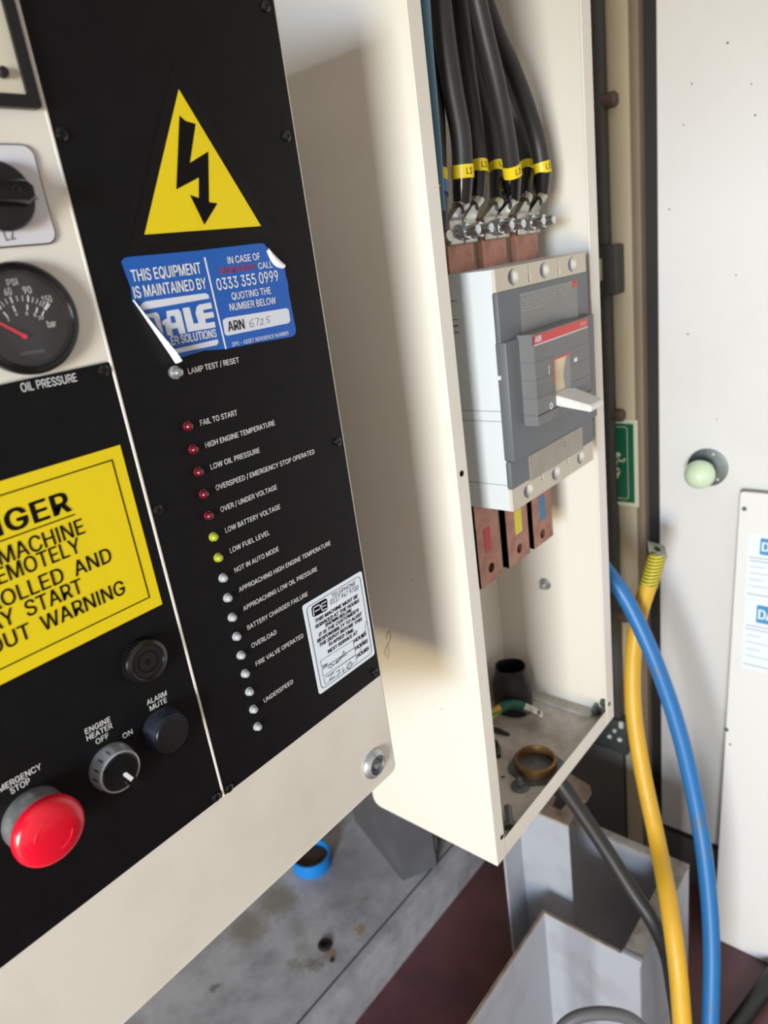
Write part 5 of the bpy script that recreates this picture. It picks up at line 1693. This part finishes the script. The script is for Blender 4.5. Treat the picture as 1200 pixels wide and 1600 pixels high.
mb = MB()
mb.box((.25, .503, -1.47), (X0 + .001, .507, zt), .001, 1)
mb.build('wing_plate', m_steelwhite, fr, label='long plate running off to the left')
# upright channel
XPo = .862
zp = at(887, 1290, 'x', XPo).z
ya, yb_ = at(893, 1380, 'x', XPo).y, at(815, 1330, 'x', XPo).y
mb = MB()
mb.box((XPo, ya, -1.30), (XPo + .004, yb_, zp), .001, 1)
mb.box((XPo - .055, yb_, -1.30), (XPo + .004, yb_ + .004, zp + .01), .001, 1)
mb.box((XPo, yb_ - .02, -1.47), (XPo + .004, yb_ + .004, -1.29), .001, 1)
mb.build('upright', m_steelwhite, fr, label='white upright post')
mb = MB()
zz_ = zp
pg = [at(x, y, 'z', zz_) for x, y in ((888, 1292), (830, 1268), (845, 1240), (868, 1247), (862, 1262), (876, 1270), (898, 1243), (905, 1256))]
mb.prism(pg, (0, 0, .004))
pg = [at(x, y, 'z', zz_ + .02) for x, y in ((892, 1212), (922, 1230), (924, 1240), (915, 1255), (884, 1244), (880, 1225))]
mb.prism(pg, (0, 0, .004))
mb.build('rusty_cap', m_rust, fr, label='rust stained top tabs')

# ================================================================== LOOSE CABLES IN FRONT OF THE DOOR


def path_depth(pts):
    return [ray(x, y) * d for x, y, d in pts]


pth = path_depth([(1027, 868, 1.25), (1015, 910, 1.25), (998, 965, 1.25), (989, 1030, 1.25), (990, 1110, 1.245), (1003, 1200, 1.235), (1026, 1310, 1.205), (1043, 1400, 1.130), (1056, 1490, 1.095), (1063, 1560, 1.085), (1068, 1640, 1.08), (1072, 1760, 1.08)])
pth.append(Vector((pth[-1].x - .01, pth[-1].y - .01, -1.469)))
t = thing('yellow_cable', pth[-1], 'thick yellow cable rising from the floor to a striped end before the door', 'cable')
MB().tube(pth[1:], .0142, 20, 8).build('sheath', m_yelcable, t)
MB().tube([pth[0], pth[0].lerp(pth[1], .5), pth[1], pth[1].lerp(pth[2], .12)], .0150, 20, 6).build('heat_shrink', m_yelgreen, t, label='yellow heat shrink with dark rings')
mb = MB()
up_ = (pth[0] - pth[1]).normalized()
rt = RIGHT - up_ * RIGHT.dot(up_)
rt.normalize()
nn = up_.cross(rt)
if nn.dot(FWD) > 0:
    nn = -nn
mb.tube([pth[0] - up_ * .004, pth[0] + up_ * .004], [.0135, .0135], 20, 2)
LP = Plane(pth[0] + nn * .004, rt, up_ * .62 + nn * -.78)
LP.o = pth[0] + up_ * .004
holed(mb, LP, LP.rrect(-.0165, -.008, .0165, .028, .005, 4), [circle((0, .012), .0068, 20)], -.005, 0)
LQ = Plane(LP.o - LP.n * .005, -LP.u, LP.v)
holed(mb, LQ, LQ.rrect(-.0165, -.008, .0165, .028, .005, 4), [circle((0, .012), .0068, 20)], -.005, 0)
mb.build('cable_lug', m_silver, t, label='tinned lug with a hole')

pth = path_depth([(905, 850, 1.28), (930, 872, 1.24), (955, 902, 1.215), (983, 945, 1.205), (1018, 1020, 1.20), (1046, 1095, 1.20), (1068, 1170, 1.20), (1088, 1260, 1.20), (1101, 1340, 1.195), (1109, 1420, 1.19), (1112, 1490, 1.185), (1111, 1560, 1.18), (1108, 1640, 1.175), (1100, 1760, 1.17)])
pth.append(Vector((pth[-1].x - .01, pth[-1].y - .01, -1.469)))
MB().tube(pth, .0136, 20, 8).build('blue_cable', m_bluecable, label='thick blue cable arching out from behind the breaker box down to the floor', cat='cable')
pth = path_depth([(868, 1212, 1.19), (880, 1229, 1.185), (910, 1272, 1.18), (950, 1332, 1.17), (990, 1395, 1.155), (1020, 1440, 1.140), (1042, 1490, 1.150), (1053, 1550, 1.185), (1062, 1620, 1.22), (1066, 1720, 1.26)])
pth.append(Vector((pth[-1].x - .01, pth[-1].y - .01, -1.469)))
MB().tube(pth, .0125, 20, 8).build('black_cable', m_cable, label='black cable running from under the breaker box behind the yellow cable', cat='cable')
# grey hose loop at the lower edge and dark hose on the floor
mb = MB()
c = ray(945, 1640) * .98
pts = [ray(x, y) * .98 for x, y in ((862, 1660), (872, 1615), (900, 1590), (942, 1583), (985, 1592), (1010, 1618), (1020, 1665))]
pts = [Vector((pts[0].x, pts[0].y, -1.468)), Vector((pts[0].x, pts[0].y, -1.30))] + pts + [Vector((pts[-1].x, pts[-1].y, -1.30)), Vector((pts[-1].x, pts[-1].y, -1.468))]
mb.tube(pts, .0085, 14, 8)
mb.build('grey_hose', m_palehose, label='grey hose loop at the lower edge before the steel frame', cat='hose')
a, b = at(1140, 1620, 'z', -1.452), at(1240, 1480, 'z', -1.452)
MB().tube([a + (a - b) * 1.2, a, b, b + (b - a) * .1], .016, 16, 4).build('floor_hose', m_plastic, label='dark hose lying on the maroon floor at the lower right', cat='hose')

# ================================================================== LEANING COVER PANEL
ta, tb_ = Vector((1.31, .342, -.477)), Vector((1.216, .342, -1.469))
upv = (ta - tb_).normalized()
CP = Plane(tb_, (0, -1, 0), upv)
cl = (ta - tb_).length
cv = thing('cover_panel', (1.22, .15, -1.469), 'loose cream steel cover panel leaning against the door, with two white service labels', 'cover panel')
mb = MB()
CP.poly(mb, CP.rrect(0, 0, .40, cl, .006, 4), -.003, 0)
mb.build('sheet', m_door, cv)
mb = MB()
CP.frame(mb, CP.rrect(-.0012, -.0, .4012, cl + .0012, .006, 4), CP.rrect(.0006, .0018, .3994, cl - .0006, .006, 4), -.014, -.002)
mb.build('folded_edge', m_rim, cv, label='thin folded edge')
for p in ((1163, 795), (1135, 1140), (1141, 1163)):
    mb = MB()
    CP.lathe(mb, CP.px(*p), [(.0045 if p[1] != 1163 else .0022, -.0005), (.0040 if p[1] != 1163 else .002, .0008)], 16)
    mb.build('screw_hole', m_dullzinc, cv)
for (a, b, c_), nm in ((((1170, 833), (1158, 932), 838), 'upper'), (((1165, 936), (1156, 1042), 1000), 'lower')):
    u0, v1 = CP.px(*a)
    v0 = CP.px(*b)[1]
    mb = MB()
    CP.poly(mb, CP.rrect(u0, v0, u0 + .115, v1, .003, 3), 0, .0004)
    lb = mb.build('service_label', m_paper, cv, label='white service label, the %s of two' % nm)
    hh = v1 - v0
    mb = MB()
    CP.poly(mb, CP.rrect(u0 + .020, v1 - hh * .30, u0 + .075, v1 - hh * .05, .002, 2), .0004, .0006)
    mb.build('blue_header', m_bluink, lb)
    mb = MB()
    CP.text(mb, 'DALE', (u0 + .023, v1 - hh * .24), (u0 + .072, v1 - hh * .24), hh * .13, .0009, .03)
    mb.build('lettering', m_paper, lb)
    mb = MB()
    for k, f in enumerate((.36, .41, .93)):
        CP.stroke(mb, [(u0 + .004, v1 - hh * f), (u0 + .11, v1 - hh * f)], .0012, .0007)
    for k in range(4):
        CP.stroke(mb, [(u0 + .006, v1 - hh * (.50 + .1 * k)), (u0 + .03 + .02 * (k % 2), v1 - hh * (.50 + .1 * k))], .0008, .0007)
    mb.build('form_line', m_pencil, lb)

# ================================================================== ON THE WALL
xc = XD - .010
CPy = at(936, 300, 'x', xc).y
yb1 = at(970, 1130, 'x', xc).y
t = thing('conduit_pipe', (xc, .59, -1.04), 'dark vertical conduit pipe on the beige wall behind the breaker box', 'conduit')
y_ = .588
mb = MB()
mb.cyl((xc - .005, y_, -1.05), (xc - .005, y_, -.118), .0135, 18)
mb.cyl((xc - .005, y_, -.03), (xc - .005, y_, 1.2), .0135, 18)
mb.build('pipe', m_conduit, t)
for px_, py_ in ((945, 159), (958, 648), (975, 962)):
    z_ = at(px_, py_, 'x', xc).z
    mb = MB()
    mb.cyl((xc - .003, y_ + .025, z_), (xc - .003, y_ - .028, z_), .0125, 18)
    mb.lathe((xc - .003, y_ - .028, z_), (0, -1, 0), [(.0125, 0), (.009, .004), (.001, .006)], 18)
    mb.build('saddle', m_brownstub, t)
t = thing('junction_box', (xc, y_, -.118), 'dark square junction box in the run of the conduit', 'junction box')
mb = MB()
mb.box((xc - .030, y_ - .036, -.117), (XD + .013, y_ + .036, -.031), .004)
mb.build('body', m_conduit, t)
mb = MB()
mb.box((xc - .0315, y_ - .008, -.09), (xc - .029, y_ + .006, -.052), .001)
mb.build('tab', m_breaker_cream, t)
t = thing('wall_socket', (xc, .6, -1.14), 'dark wall socket with pale switches at the foot of the conduit', 'socket')
mb = MB()
mb.box((xc - .028, .556, -1.133), (XD + .013, .70, -1.045), .004)
mb.build('body', mat('dark_green_box', (52, 58, 56), 0.5), t)
SK = Plane((xc - .028, 0, 0), (0, -1, 0), (0, 0, 1))
for i, (p, w, h) in enumerate((((971, 1132), .009, .016), ((961, 1141), .007, .008), ((953, 1150), .008, .008), ((969, 1155), .009, .008))):
    mb = MB()
    q = SK.px(*p)
    SK.poly(mb, SK.rrect(q[0] - w / 2, q[1] - h / 2, q[0] + w / 2, q[1] + h / 2, .002, 3), -.001, .004)
    mb.build('switch', m_switchplate, t)
# fire exit sign
XS_ = XD - .0085
SG = Plane((XS_, 0, 0), (0, -1, 0), (0, 0, 1))
s1, s0 = SG.px(996.5, 656), SG.px(996.5, 792)
sg = thing('exit_sign', (XS_, .59, s0[1]), 'green emergency exit sign with cream border on the wall beside the door frame', 'sign')
u1, v1, v0 = s1[0], s1[1], s0[1]
u0 = u1 - .092
mb = MB()
SG.poly(mb, SG.rrect(u0, v0, u1, v1), 0, .002)
mb.build('backing', m_signcream, sg)
mb = MB()
bd = .008
SG.poly(mb, SG.rrect(u0 + bd, v0 + bd, u1 - bd, v1 - bd), .0015, .0024)
mb.build('green_field', m_signgreen, sg)
mb = MB()
SG.frame(mb, SG.rrect(u0 + .014, v0 + .015, u1 - .020, v1 - .014, .006, 4), SG.rrect(u0 + .0152, v0 + .0162, u1 - .0212, v1 - .0152, .005, 4), .0024, .0027)
cx_, cz_ = u1 - .036, (v0 + v1) / 2
SG.flat(mb, circle((cx_ - .004, cz_ + .018), .005, 14), .0027)
SG.stroke(mb, [(cx_ - .006, cz_ + .010), (cx_ - .010, cz_ - .008), (cx_ - .002, cz_ - .016), (cx_ - .008, cz_ - .030)], .005, .0027)
SG.stroke(mb, [(cx_ - .006, cz_ + .008), (cx_ + .006, cz_ + .004), (cx_ + .010, cz_ + .010)], .0036, .0027)
SG.stroke(mb, [(cx_ - .010, cz_ - .008), (cx_ - .022, cz_ - .014)], .0046, .0027)
mb.build('running_figure', m_signcream, sg)
